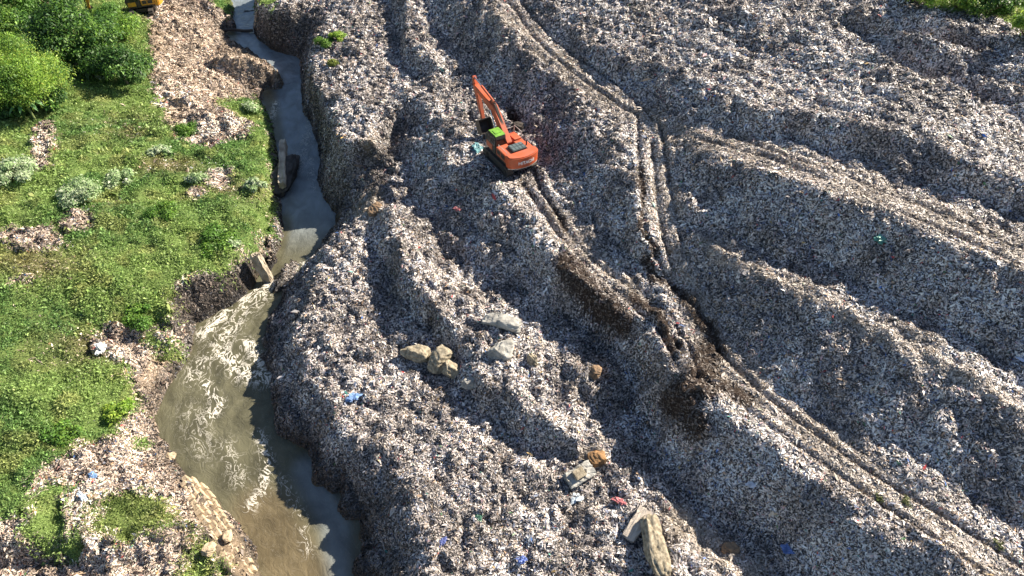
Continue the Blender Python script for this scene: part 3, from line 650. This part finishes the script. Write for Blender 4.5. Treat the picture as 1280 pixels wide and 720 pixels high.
    bm = bmesh.new(); prism(bm, [(cy1-.055, cz0+1.0), (cy1-.37, cz1-.09), (cy1-.36, cz1-.075), (cy1-.035, cz0+1.0)], cx0+.1, cx1-.1); prism(bm, [(cy1-.09, cz0+.1), (cy1+.012, cz0+.5), (cy1-.055, cz0+.93), (cy1-.03, cz0+.93), (cy1+.03, cz0+.5), (cy1-.06, cz0+.08)], cx0+.1, cx1-.1); B('windscreen', bm, M_glass, cb)
    bm = bmesh.new(); box(bm, (cx0+.12, cy0-.012, cz0+.75), (cx1-.12, cy0+.0, cz1-.28)); B('window', bm, M_glass, cb)
    bm = bmesh.new(); box(bm, (cx1, cy0+.2, cz0+.6), (cx1+.012, cy1-.5, cz1-.15)); B('window', bm, M_glass, cb)
    bm = bmesh.new(); box(bm, (cx0-.025, cy0+.55, cz0+.06), (cx0-.002, cy1-.2, cz0+.62), bev=.008); box(bm, (cx0-.05, cy0+.65, cz0+.55), (cx0-.026, cy0+.8, cz0+.6)); B('door', bm, body, cb)
    bm = bmesh.new(); box(bm, (cx0-.014, cy0+.6, cz0+.66), (cx0-.001, cy1-.5, cz1-.14)); box(bm, (cx0-.014, cy0+.1, cz0+.66), (cx0-.001, cy0+.52, cz1-.14)); B('window', bm, M_glass, cb)
    # boom, stick, bucket
    if low: foot, knee, tip, arm0, arm1, bk = (.35, 1.7), (2.75, 3.95), (5.85, 4.5), (6.15, 5.15), (4.75, 1.75), -1
    else: foot, knee, tip, arm0, arm1, bk = (.35, 1.7), (2.6, 4.3), (5.6, 4.0), (5.7, 4.7), (6.3, 1.4), -1
    bm = bmesh.new()
    prism(bm, [(foot[0]-.18, foot[1]-.1), (foot[0]+.22, foot[1]-.18), (knee[0]+.05, knee[1]-.52), (knee[0]+.6, knee[1]-.38), (tip[0]-.1, tip[1]-.2), (tip[0]+.16, tip[1]-.06), (tip[0]+.08, tip[1]+.16), (knee[0]+.35, knee[1]+.28), (knee[0]-.25, knee[1]+.18), (foot[0]-.2, foot[1]+.15)], -.14, .36, .03)
    bo = B('boom', bm, body)
    for x in (-.28, .5):
        bm = bmesh.new(); cyl(bm, (x, 1.05, 1.35), (x, 1.9, 2.45), .11); B('boom_cylinder', bm, body, bo)
        bm = bmesh.new(); cyl(bm, (x, 1.9, 2.45), (x, knee[0]-.05, knee[1]-.2), .06); B('cylinder_rod', bm, M_chrome, bo)
    bm = bmesh.new(); a = Vector((.11, knee[0]+.1, knee[1]+.46)); b = Vector((.11, arm0[0], arm0[1])); mdl = a.lerp(b, .6); cyl(bm, a, mdl, .1); box(bm, (0, knee[0]-.02, knee[1]+.1), (.22, knee[0]+.24, knee[1]+.5)); B('stick_cylinder', bm, body, bo)
    bm = bmesh.new(); cyl(bm, mdl, b, .055); B('cylinder_rod', bm, M_chrome, bo)
    bm = bmesh.new()
    for x in (.03, .09, .15, .2):
        cyl(bm, (x, foot[0]+.1, foot[1]+.33), (x, knee[0]-.2, knee[1]+.32), .025, seg=6); cyl(bm, (x, knee[0]-.2, knee[1]+.32), (x, knee[0]+.5, knee[1]+.34), .025, seg=6)
    B('hose', bm, M_dark, bo)
    ar = Vector((arm1[0]-arm0[0], arm1[1]-arm0[1])).normalized(); pe = Vector((-ar.y, ar.x)); q = lambda p, s, u: (p[0]+ar.x*u+pe.x*s, p[1]+ar.y*u+pe.y*s)
    bm = bmesh.new(); prism(bm, [q(arm0, -.1, -.05), q(arm0, .12, -.05), q(arm0, .26, .75), q(arm1, .14, 0), q(arm1, -.14, 0), q(arm0, -.26, .8)], -.06, .28, .03); st = B('stick', bm, body)
    bm = bmesh.new(); s0 = q(arm0, .36, .5); s1 = q(arm1, .3, -.9); cyl(bm, (.11, *s0), (.11, *s1), .085); B('bucket_cylinder', bm, M_dark, st)
    bm = bmesh.new(); s2 = q(arm1, .34, -.1); cyl(bm, (.11, *s1), (.11, *s2), .05); cyl(bm, (.02, *s2), (.02, *q(arm1, 0, -.35)), .05); cyl(bm, (.2, *s2), (.2, *q(arm1, 0, -.35)), .05); B('bucket_link', bm, M_dark, st)
    bm = bmesh.new(); c = (arm1[0], arm1[1]); o_ = []; i_ = []
    for k in range(9):
        a = math.radians(75-k*26); o_.append((c[0]-.42+.66*math.cos(a), c[1]-.5+.66*math.sin(a))); i_.append((c[0]-.42+.60*math.cos(a), c[1]-.5+.60*math.sin(a)))
    prism(bm, o_+i_[::-1], -.5, .72)
    for x in (-.53, .72): prism(bm, o_, x, x+.03)
    for k in range(5):
        x = -.45+k*.27; e = o_[-1]; prism(bm, [e, (e[0]-.2, e[1]+.16), (e[0]-.02, e[1]+.1)], x, x+.1)
    for x in (-.05, .2): prism(bm, [(c[0]-.1, c[1]-.1), (c[0]+.1, c[1]-.1), (c[0]+.06, c[1]+.12), (c[0]-.06, c[1]+.12)], x, x+.05)
    B('bucket', bm, M_dark)
    return t
ex = hit(637, 203)
excavator((ex[0], ex[1], ex[2]+.05), math.radians(31), M_orange, 'orange excavator with green cab roof working on the grey refuse slope', 'HITACHI', M_green)
ey = hit(181, 15)
excavator((ey[0], ey[1], ey[2]+.03), math.radians(112), M_yellow, 'yellow excavator parked on the brown refuse beyond the dark trees, partly out of frame', None, None, low=False, spin=math.radians(-97))

# ------------------------------------------------------------------ boulders, slabs
def boulder(name, label, px, py, size, rz, m, seed, cat='boulder', group=None, sink=.28, cuts=10, flat_=.7, tilt=(0, 0)):
    r = random.Random(seed); bm = bmesh.new(); bmesh.ops.create_icosphere(bm, subdivisions=5, radius=1)
    pl = []
    for k in range(cuts):
        n_ = Vector((r.gauss(0, 1), r.gauss(0, 1), r.gauss(0, .7))).normalized(); pl.append((n_, r.uniform(flat_, flat_+.22)))
    for v in bm.verts:
        v.co /= (abs(v.co.x)**4+abs(v.co.y)**4+abs(v.co.z)**4)**.25
        for n_, d in pl:
            s = v.co.dot(n_)-d
            if s > 0: v.co -= n_*s*.95
        p = v.co
        v.co *= 1+.055*math.sin(p.x*5+seed)*math.sin(p.y*6+seed*2)+.03*math.sin(p.z*13+p.x*11+seed)
        sv = Vector((seed*3.1, seed*1.7, 0)); dn = v.co.normalized()
        h_ = mnoise.fractal(v.co*2.2+sv, 1.0, 2.1, 6)*.075-max(0, .09-abs(mnoise.noise(v.co*1.5+sv)))*1.1
        v.co += dn*h_
        v.co = Vector((v.co.x*size[0], v.co.y*size[1], v.co.z*size[2]))
    x, y, z = hit(px, py)
    o = bobj(name, bm, m, smooth=False); o.location = (x, y, z+size[2]*(1-2*sink)*.8); o.rotation_euler = (tilt[0], tilt[1], rz); tag(o, label, cat, group)
    for p in o.data.polygons: p.use_smooth = True
    return o
BG = 'boulders lying on the refuse'
boulder('boulder', 'pale tan boulder at the left end of the close cluster of three', 520, 446, (1.0, .72, .66), .4-.9, M_stone, 4, group=BG, sink=.18)
boulder('boulder', 'broad brown tan boulder at the back of the close cluster of three', 551, 453, (1.05, .85, .7), .5, M_stone, 9, group=BG, sink=.2)
boulder('boulder', 'small squarish tan boulder in front of the close cluster of three', 564, 467, (.62, .62, .66), .2, M_stone, 14, group=BG, sink=.18)
boulder('boulder', 'flat grey boulder half buried above the tan ones, upper one of two', 627, 406, (1.4, .65, .6), -.3, M_gstone, 21, group=BG, sink=.2)
boulder('boulder', 'rough blocky grey boulder half buried just below the flat grey one', 627, 442, (.95, .8, .65), .2, M_gstone, 27, group=BG, sink=.3)
boulder('boulder', 'low grey stone block in the shade below the three boulders', 588, 481, (.6, .35, .4), .3, M_gstone, 33, group=BG, sink=.3)
boulder('boulder', 'small rounded brown boulder sticking out of the lit hump', 744, 468, (.5, .42, .38), 1., M_brown, 41, group=BG)
boulder('boulder', 'narrow upright tan stone edge right of the rough blocky grey boulder', 664, 452, (.3, .6, .55), .5, M_stone, 44, group=BG)
boulder('boulder', 'brown soil-caked boulder close to the lower tan soil', 913, 688, (.5, .45, .35), .7, M_brown, 52, group=BG)
boulder('boulder', 'long tan boulder lying next to the pale slab', 816, 686, (.66, 1.75, .66), .12, M_stone, 61, group=BG, sink=.3, cuts=7, flat_=.7)
boulder('soil_clod', 'orange brown clod of soil behind the broken grey tan block', 747, 573, (.6, .5, .4), .4, simple('rust_soil', (.27, .15, .065), .95, scale=3, bump=1., dirt=(.15, .09, .045)), 71, 'soil clod', None)
boulder('soil_clod', 'dark brown clod perched at the head of the gully', 470, 264, (.7, .65, .5), .3, M_brown, 75, 'soil clod', None)
boulder('soil_clod', 'black earth clod dug up beside the orange excavator', 647, 158, (.6, .5, .35), .5, simple('black_soil', (.04, .032, .027), .95, scale=3, bump=1.), 79, 'soil clod', None)
boulder('rock', 'dark wet rock at the water edge past the log', 312, 21, (1.0, .5, .55), .1, M_dstone, 83, 'rock', sink=.1)
def slab(name, label, p, q, w, h, m, cat, lift=0, roll=0, seed=1, kink=.04, za=None, zb=None):
    a = Vector(hit(*p)) if za is None else Vector((*unproj(p[0], p[1], za), za)); b = Vector(hit(*q)) if zb is None else Vector((*unproj(q[0], q[1], zb), zb))
    d = b-a; L_ = d.length; bm = bmesh.new(); box(bm, (-w/2, -L_/2, -h/2), (w/2, L_/2, h/2))
    bmesh.ops.subdivide_edges(bm, edges=bm.edges, cuts=7, use_grid_fill=True)
    r = random.Random(seed)
    for v in bm.verts: v.co += Vector((r.uniform(-1, 1), r.uniform(-1, 1)*1.5, r.uniform(-1, 1)))*kink
    o = bobj(name, bm, m); o.location = (a+b)/2+Vector((0, 0, lift)); o.rotation_mode = 'QUATERNION'
    o.rotation_quaternion = d.to_track_quat('Y', 'Z') @ Matrix.Rotation(roll, 4, 'Y').to_quaternion(); tag(o, label, cat); return o
slab('concrete_slab', 'pale flat slab leaning against the long tan boulder', (784, 676), (806, 640), .75, .4, simple('pale_slab', (.46, .40, .34), .9, scale=2, bump=.5), 'slab', .25, .15, 3)
s_ = slab('broken_block', 'broken grey tan block with a stepped edge beside the orange soil', (709, 606), (738, 588), .95, .7, M_gstone, 'stone block', .3, .35, 5, .06)
bm = bmesh.new(); box(bm, (-.35, -.45, .3), (.25, .25, .62), bev=.05); b_ = bobj('broken_ledge', bm, M_stone, s_)
slab('concrete_wall', 'broken concrete wall end standing at the river edge by the black bank', (336, 351), (319, 318), .55, .75, M_conc, 'wall', 0, .3, 7, .05, WL+.1, WL+3.0)
rm = boulder('rubble_mound', 'dark rubble mound in the river carrying a broken wall', 354, 240, (1.25, 3.3, 1.2), .08, M_dstone, 91, 'rubble mound', sink=.3, cuts=12, flat_=.72)
x_, y_ = unproj(355, 225, WL); rm.location = (x_, y_, WL+.3)
o_ = boulder('rock', 'smooth dark stone slab beside the broken wall in the river', 368, 203, (.7, 2.0, .45), .1, M_wood, 95, 'rock', sink=.3); x_, y_ = unproj(367, 207, WL); o_.location = (x_, y_, WL+.2)
slab('broken_wall', 'narrow tan length of broken wall standing on the rubble in the river', (353, 232), (354, 178), .62, 1.0, M_conc, 'wall', -.1, 0, 11, .06, WL+1.2, WL+1.5)
bm = bmesh.new(); a = Vector((*unproj(281, 38.5, WL+.25), WL+.3)); b = Vector((*unproj(316, 37.5, WL+.25), WL+.22))
pts = [a.lerp(b, t)+Vector((0, .12*math.sin(t*5), .06*math.sin(t*7))) for t in np.linspace(0, 1, 8)]
for p, q in zip(pts[:-1], pts[1:]): cyl(bm, p, q, .2, .19, seg=10)
tag(bobj('log', bm, M_wood), 'dark log lying across the narrow upstream river', 'log')

# masonry revetment at the lower left
def masonry():
    r = random.Random(8); bm = bmesh.new()
    E = [np.array(unproj(a, b, WL+.9)) for a, b in [(246, 594), (266, 622), (290, 660), (316, 706), (350, 765), (385, 830)]]
    I = [np.array(unproj(a, b, WL+1.35)) for a, b in [(222, 598), (240, 632), (262, 672), (284, 712), (315, 770), (350, 840)]]
    def at(t, s):
        k = min(int(t*5), 4); f = t*5-k
        e = E[k]*(1-f)+E[k+1]*f; i = I[k]*(1-f)+I[k+1]*f; p = e*(1-s)+i*s
        return Vector((p[0], p[1], WL+.55+.75*s))
    nu, nv = 30, 4
    for u in range(nu):
        for v in range(nv):
            if u < 2 and v < 1 or (r.random() < .1): continue
            o = (.5 if v % 2 else 0)/nu
            p = at(min(.999, max(0, (u+.5)/nu+o*.8)), (v+.5)/nv)+Vector((0, 0, .28)); p2 = at(min(.999, (u+1)/nu+.004), (v+.5)/nv)
            d = Vector((p2.x-p.x, p2.y-p.y, 0)); ang = math.atan2(d.y, d.x)+r.uniform(-.06, .06)
            M = Matrix.Translation(p+Vector((r.uniform(-.03, .03), r.uniform(-.03, .03), r.uniform(-.09, .1)))) @ Matrix.Rotation(ang, 4, 'Z') @ Matrix.Rotation(.3+r.uniform(-.08, .08), 4, 'X') @ Matrix.Rotation(r.uniform(-.06, .06), 4, 'Y')
            box(bm, (-.2*r.uniform(.7, 1.0), -.21*r.uniform(.8, 1.0), -.35), (.2*r.uniform(.7, 1.0), .21*r.uniform(.8, 1.0), .12+r.uniform(-.05, .05)), M, .04)
    o = bobj('masonry_wall', bm, M_brick); tag(o, 'tan stone masonry river wall with worn blocks below the litter bank', 'wall')
    for f in (.02, .0):
        pass
masonry()
for k, (px, py, s, lb) in enumerate([(214, 573, .3, 'loose tan stone upstream of the masonry wall at the water'), (262, 690, .38, 'loose tan block lying on top of the masonry wall'), (285, 672, .3, 'small chipped block loose on the worn masonry top, closest to the river')]):
    boulder('stone', lb, px, py, (s*1.3, s, s*.8), k*.8, M_brick, 120+k, 'stone', 'loose stones by the masonry wall', sink=.2)

# ------------------------------------------------------------------ bags and bright rubbish one can point at
def bag(name, label, px, py, s, c, seed, cat='plastic bag', el=1.5, flatten=.45):
    s *= .9; g_ = sum(c)/3; c = tuple(.6*q+.4*g_*1.3 for q in c)
    r = random.Random(seed); bm = bmesh.new(); bmesh.ops.create_icosphere(bm, subdivisions=4, radius=1)
    for v in bm.verts:
        p = v.co.copy(); k = .85+.75*mnoise.fractal(p*1.6+Vector((seed, 0, 0)), 1., 2.2, 4)+r.uniform(-.12, .12)
        v.co = Vector((p.x*s*el*k, p.y*s*k, p.z*s*flatten*k))
    x, y, z = hit(px, py); o = bobj(name, bm, simple(name+'_film', c, .35, scale=3, var=.2)); o.location = (x, y, z+s*.3); o.rotation_euler = (r.uniform(-.3, .3), r.uniform(-.3, .3), r.uniform(0, 3)); tag(o, label, cat, 'bright bags and rags among the refuse')
for q in [('plastic_bag', 'long bright blue bag on the shaded slope above the tan soil', 985, 687, .3, (.03, .17, .6), 1, 'plastic bag', 1.7),
          ('plastic_bag', 'sky blue bag near the river end of the sunlit lower slope', 442, 498, .34, (.05, .25, .65), 2),
          ('plastic_bag', 'blue bag on the sunlit refuse below the broken stone block', 652, 700, .24, (.03, .13, .6), 3),
          ('plastic_bag', 'deep blue bag left of the red rag on the lower slope', 553, 678, .22, (.02, .06, .35), 4),
          ('rag', 'crumpled red rag below the broken grey tan block', 773, 627, .28, (.5, .05, .07), 5, 'rag'),
          ('plastic_bag', 'turquoise bag alone on the shaded upper right slope', 1102, 301, .36, (.02, .36, .25), 6),
          ('tarpaulin', 'crumpled teal sheet beside the orange excavator tracks', 597, 187, .55, (.03, .26, .30), 7, 'tarpaulin'),
          ('sack', 'white sack lying at the grass edge above the river', 125, 437, .42, (.72, .70, .66), 8, 'sack', 1.2, .9),
          ('plastic_bag', 'blue bag among the pale litter left of the dry grass tuft', 116, 595, .22, (.04, .25, .6), 9),
          ('plastic_bag', 'pale blue bag in the pale litter, lower of the two on the left bank', 104, 621, .24, (.35, .5, .66), 10),
          ('plastic_bag', 'dark navy bag beside the lush weed clump on the left bank', 133, 512, .26, (.12, .15, .28), 11),
          ('plastic_bag', 'dark green bag on the sunlit lower slope near the frame bottom', 598, 649, .24, (.02, .17, .09), 12),
          ('sack', 'white sack on the shaded slope beneath the muddy mound', 940, 607, .26, (.6, .6, .68), 13, 'sack'),
          ('rag', 'red rag in the shade of the basin below the excavator', 572, 262, .25, (.4, .05, .06), 15, 'rag'),
          ('plastic_bag', 'pale blue bag next to the broken grey tan block', 719, 625, .3, (.4, .52, .62), 16)]:
    bag(*q)

# ------------------------------------------------------------------ trees, shrubs, weeds
def leaves(n, cs, rs, size, pal, asp=.5, droop=.3, lift=.35, shell=.5):
    cs = np.array(cs); rs = np.array(rs); w = rs[:, 0]*rs[:, 1]; ci = rng.choice(len(cs), n, p=w/w.sum())
    d = rng.normal(0, 1, (n, 3)); d /= np.linalg.norm(d, axis=1)[:, None]; d[:, 2] = np.where(rng.random(n) < .7, np.abs(d[:, 2]), d[:, 2])
    rad = (shell+(1-shell)*rng.random(n)**.6)*(1+.27*rng.normal(0, 1, n))
    P = cs[ci]+d*rs[ci]*rad[:, None]
    nr = d*.6+np.array([0, 0, .55])
    u, w_, v = frames(nr/np.linalg.norm(nr, axis=1)[:, None], np.full(n, .5))
    ln = size*np.exp(rng.normal(0, .3, n)); ax = w_; wd = ln*asp
    z = np.zeros(n)
    V = np.stack([P, P+ax*(ln*.5)[:, None]+u*(wd*.5)[:, None]+v*(ln*.06)[:, None], P+ax*ln[:, None]-np.c_[z, z, ln*droop], P+ax*(ln*.5)[:, None]-u*(wd*.5)[:, None]+v*(ln*.06)[:, None]], 1).reshape(-1, 3)
    pal = np.array(pal); cc = pal[(ci+rng.integers(0, 2, n)) % len(pal)]*np.exp(rng.normal(0, .25, (n, 1)))
    return V, np.arange(n*4).reshape(n, 4), np.repeat(np.clip(cc, .006, .6), 4, 0)
def tree(name, label, px, py, h, r, pal, n, size, cat='tree', group=None, nclump=11, asp=.5, trunk=True, flat_=.75, low=.3):
    x, y, z = hit(px, py); t = empty(name, (x, y, z-.1)); tag(t, label, cat, group)
    rr = random.Random(int(px*7+py)); cs, rs = [], []
    for k in range(nclump):
        a = rr.uniform(0, 2*PI); q = r*math.sqrt(rr.random())*.78; hh = h*(low+(1-low)*(1-(q/r)**1.6)*rr.uniform(.7, 1.05))
        k_ = r*rr.uniform(.16, .46); cs.append((q*math.cos(a), q*math.sin(a), max(hh-k_*.5, k_*.5))); rs.append((k_, k_, k_*flat_))
    V, Fq, cl = leaves(n, cs, rs, size, pal, asp); nmesh('crown', V, Fq, M_leaf, cl, parent=t)
    bm = bmesh.new()
    if trunk:
        top = Vector((rr.uniform(-.2, .2), rr.uniform(-.2, .2), h*.5)); cyl(bm, (0, 0, 0), top, h*.035, h*.022, seg=9); st = top
    else: st = Vector((0, 0, .1))
    for c in cs[:8]: cyl(bm, st, c, h*.016, h*.006, seg=6)
    bobj('trunk' if trunk else 'stem', bm, M_bark, t)
    return t
LIME = [(.23, .36, .05), (.16, .29, .04), (.28, .38, .06)]; DARK = [(.04, .10, .025), (.065, .14, .03), (.03, .075, .02)]; MID = [(.10, .21, .035), (.075, .16, .03), (.15, .26, .04)]
SILV = [(.36, .45, .25), (.26, .38, .17), (.44, .52, .34)]
DRY = [(.13, .16, .06), (.16, .17, .08)]
TG = 'trees on the upper left bank'
tree('tree', 'large feathery light green tree at the left edge', 38, 132, 7.6, 4.8, LIME+MID, 44000, .19, group=TG, nclump=34, asp=.35, low=.12)
tree('tree', 'dark leafy tree directly behind the feathery light green one', 102, 78, 7.0, 4.6, DARK+[(.09, .19, .03), (.13, .24, .04)], 16000, .28, group=TG, nclump=18)
tree('tree', 'mid green tree in the far top left corner', 12, 50, 7.0, 4.6, MID+DARK[:1], 16000, .28, group=TG, nclump=17)
tree('tree', 'low yellow green spreading tree close to the yellow excavator', 142, 40, 3.4, 3.4, MID+LIME[:1], 14000, .22, group=TG, nclump=16, asp=.35, low=.25)
tree('tree', 'dark rounded tree at the right end of the tree line by the brown soil', 160, 106, 4.6, 3.1, DARK+[(.12, .23, .045)], 12000, .24, group=TG, nclump=16)
tree('tree', 'dark green tree under the yellow green spreading one', 116, 96, 4.2, 2.8, DARK+MID[:1], 10000, .26, group=TG, nclump=13)
tree('tree', 'shady bush-like tree at the top edge between lime and mid green crowns', 72, 30, 5.0, 3.6, MID+DARK, 11000, .28, group=TG, nclump=15)
for px, py, h, r, lb in [(135, 92, 1.5, 1.5, 'silvery shrub among the dark trees above the grass'), (20, 226, 2.3, 2.0, 'large silvery leaved shrub at the left edge of the meadow'), (106, 250, 2.0, 1.9, 'broad silvery shrub with a dark shaded hollow beneath'), (152, 228, 1.2, 1.3, 'lower silvery shrub just right of the broad one'),
                         (199, 193, 1.0, 1.0, 'small silvery shrub in the open grass below the litter heap'), (319, 236, 1.1, 1.0, 'silvery shrub near the river edge opposite the broken wall'), (245, 226, .8, .9, 'pale grey green shrub left of the small litter patch'), (312, 142, 1.2, 1.2, 'green grey shrub on the grass tip next to the upstream river'), (291, 308, .7, .7, 'small pale shrub on top of the black bank')]:
    tree('shrub', lb, px, py, h, r, SILV, int(1500*r*r+700), .2, 'shrub', 'silvery shrubs in the grass', 8, .45, False, .7)
for px, py, h, r, lb, pal in [(265, 306, 1.3, 2.0, 'lush dark green creeper mound above the black bank', MID), (150, 517, 1.0, 1.1, 'lush lime green weed clump on the lower left litter bank', LIME), (200, 268, .8, 1.4, 'low green bush in the middle of the meadow', MID),
                              (420, 50, 1.0, 1.2, 'bright weed clump on the upper river crest of the dump', LIME), (404, 56, .8, 1.3, 'dark weed clump left of the bright one on the dump crest', MID), (417, 82, .7, .9, 'yellow green weed clump, lower one on the dump crest', [(.22, .25, .05), (.16, .21, .05)]),
                              (232, 165, 1.0, 1.3, 'dark weed clump at the left end of the litter heap', MID), (180, 398, .9, 1.6, 'leafy weeds overhanging the small dark hollow', MID), (75, 545, .6, 1.4, 'low weed clump where the grass meets the litter', MID),
                              (1133, 628, .22, .36, 'small weed sprout on the sunlit track ridge, right of two', DRY), (1100, 622, .2, .28, 'tiny weed sprout on the sunlit track ridge, left of two', DRY), (1249, 679, .2, .34, 'dull green weed sprout low on the right ridge', DRY)]:
    tree('weed_clump', lb, px, py, h, r, pal, int(1600*r*r+150), .17 if r > .6 else .11, 'weeds', 'weed clumps', 8, .45, False, .6)
RG = 'bushes at the far right edge of the dump'
for px, py, h, r, lb, pal in [(1148, 6, 2.0, 2.0, 'low bush at the left end of the far right greenery', LIME), (1190, 12, 2.4, 2.3, 'rounded green bush second from the left in the far right greenery', MID+LIME), (1226, 18, 2.8, 2.3, 'darker taller bush in the middle of the far right greenery', DARK+MID), (1258, 22, 2.4, 2.2, 'mid green bush near the top right corner', MID), (1279, 44, 2.0, 2.0, 'lowest lime green bush on the right frame edge', LIME), (1240, -8, 4.0, 3.0, 'dark tree behind the far right bushes', DARK)]:
    tree('bush', lb, px, py, h, r, pal, 5000, .2, 'bush', RG, 10, .45, False, .7)
tree('shrub', 'dark broadleaf bush added as shade in front of the feathery light green tree', 14, 146, 2.6, 2.4, DARK, 7000, .3, 'shrub', None, 12, .5, False, .7)  # added bush, its dark leaves stand in for shade below the crown
tree('shrub', 'dark shrub added as shade under the right side of the feathery light green tree', 62, 134, 2.2, 1.8, DARK+MID[:1], 4500, .26, 'shrub', None, 10, .5, False, .7)  # also added, dark foliage in place of shade at the tree foot
# banana plant: long paddle leaves
x, y, z = hit(44, 150); t = empty('banana_plant', (x, y, z)); tag(t, 'banana plant with long drooping leaves beneath the feathery tree', 'plant')
bm = bmesh.new(); cyl(bm, (0, 0, 0), (0, 0, 1.6), .14, .09, seg=10); bobj('stem', bm, simple('banana_stem', (.16, .2, .07), .7), t)
M_ban = simple('banana_leaf', (.10, .21, .07), .4, scale=2)
for k in range(9):
    a = k*2.4; Ln = 1.7+.3*math.sin(k*3); bm = bmesh.new(); prev = None
    for i in range(9):
        f = i/8; wv = .24*math.sin(PI*min(1, f*.92+.08))**.6; q = Ln*f; zz = 1.5+.9*math.sin(f*2.4)*.8-f*f*.5
        c_ = Vector((math.cos(a)*q, math.sin(a)*q, zz)); sd = Vector((-math.sin(a), math.cos(a), 0))*wv
        row = [bm.verts.new(c_-sd+Vector((0, 0, .06))), bm.verts.new(c_), bm.verts.new(c_+sd+Vector((0, 0, .06)))]
        if prev:
            for j in range(2): bm.faces.new((prev[j], prev[j+1], row[j+1], row[j]))
        prev = row
    bobj('leaf', bm, M_ban, t, True)


# ------------------------------------------------------------------ light, sky, camera
sc = bpy.context.scene
sc.cycles.caustics_reflective = False; sc.cycles.caustics_refractive = False
SAZ = math.atan2(.87, .50); SEL = math.radians(35.5)
w = bpy.data.worlds.new('World'); sc.world = w; w.use_nodes = True
nt = w.node_tree; bg = nt.nodes['Background']
sky = nt.nodes.new('ShaderNodeTexSky'); sky.sky_type = 'NISHITA'; sky.sun_disc = False
sky.sun_elevation = SEL; sky.sun_rotation = SAZ; sky.dust_density = .6
nt.links.new(sky.outputs[0], bg.inputs[0]); bg.inputs[1].default_value = .058
sl = bpy.data.lights.new('sun', 'SUN'); sl.energy = 5.0; sl.angle = math.radians(.5); sl.color = (1, .90, .75)
so = bpy.data.objects.new('sun', sl); C.objects.link(so)
sdir = Vector((math.sin(SAZ)*math.cos(SEL), math.cos(SAZ)*math.cos(SEL), math.sin(SEL)))
so.rotation_euler = sdir.to_track_quat('Z', 'Y').to_euler(); so.location = (30, 60, 60)
cam = bpy.data.cameras.new('camera'); cam.lens = 24; cam.sensor_width = 36; cam.clip_end = 3000; cam.clip_start = .5
co = bpy.data.objects.new('camera', cam); C.objects.link(co); co.location = (0, 0, CH); co.rotation_euler = (PI/2-PITCH, 0, 0)
sc.camera = co
sc.view_settings.view_transform = 'Standard'; sc.view_settings.look = 'None'; sc.view_settings.gamma = 1; sc.view_settings.exposure = 1.32
sc.view_settings.use_curve_mapping = False
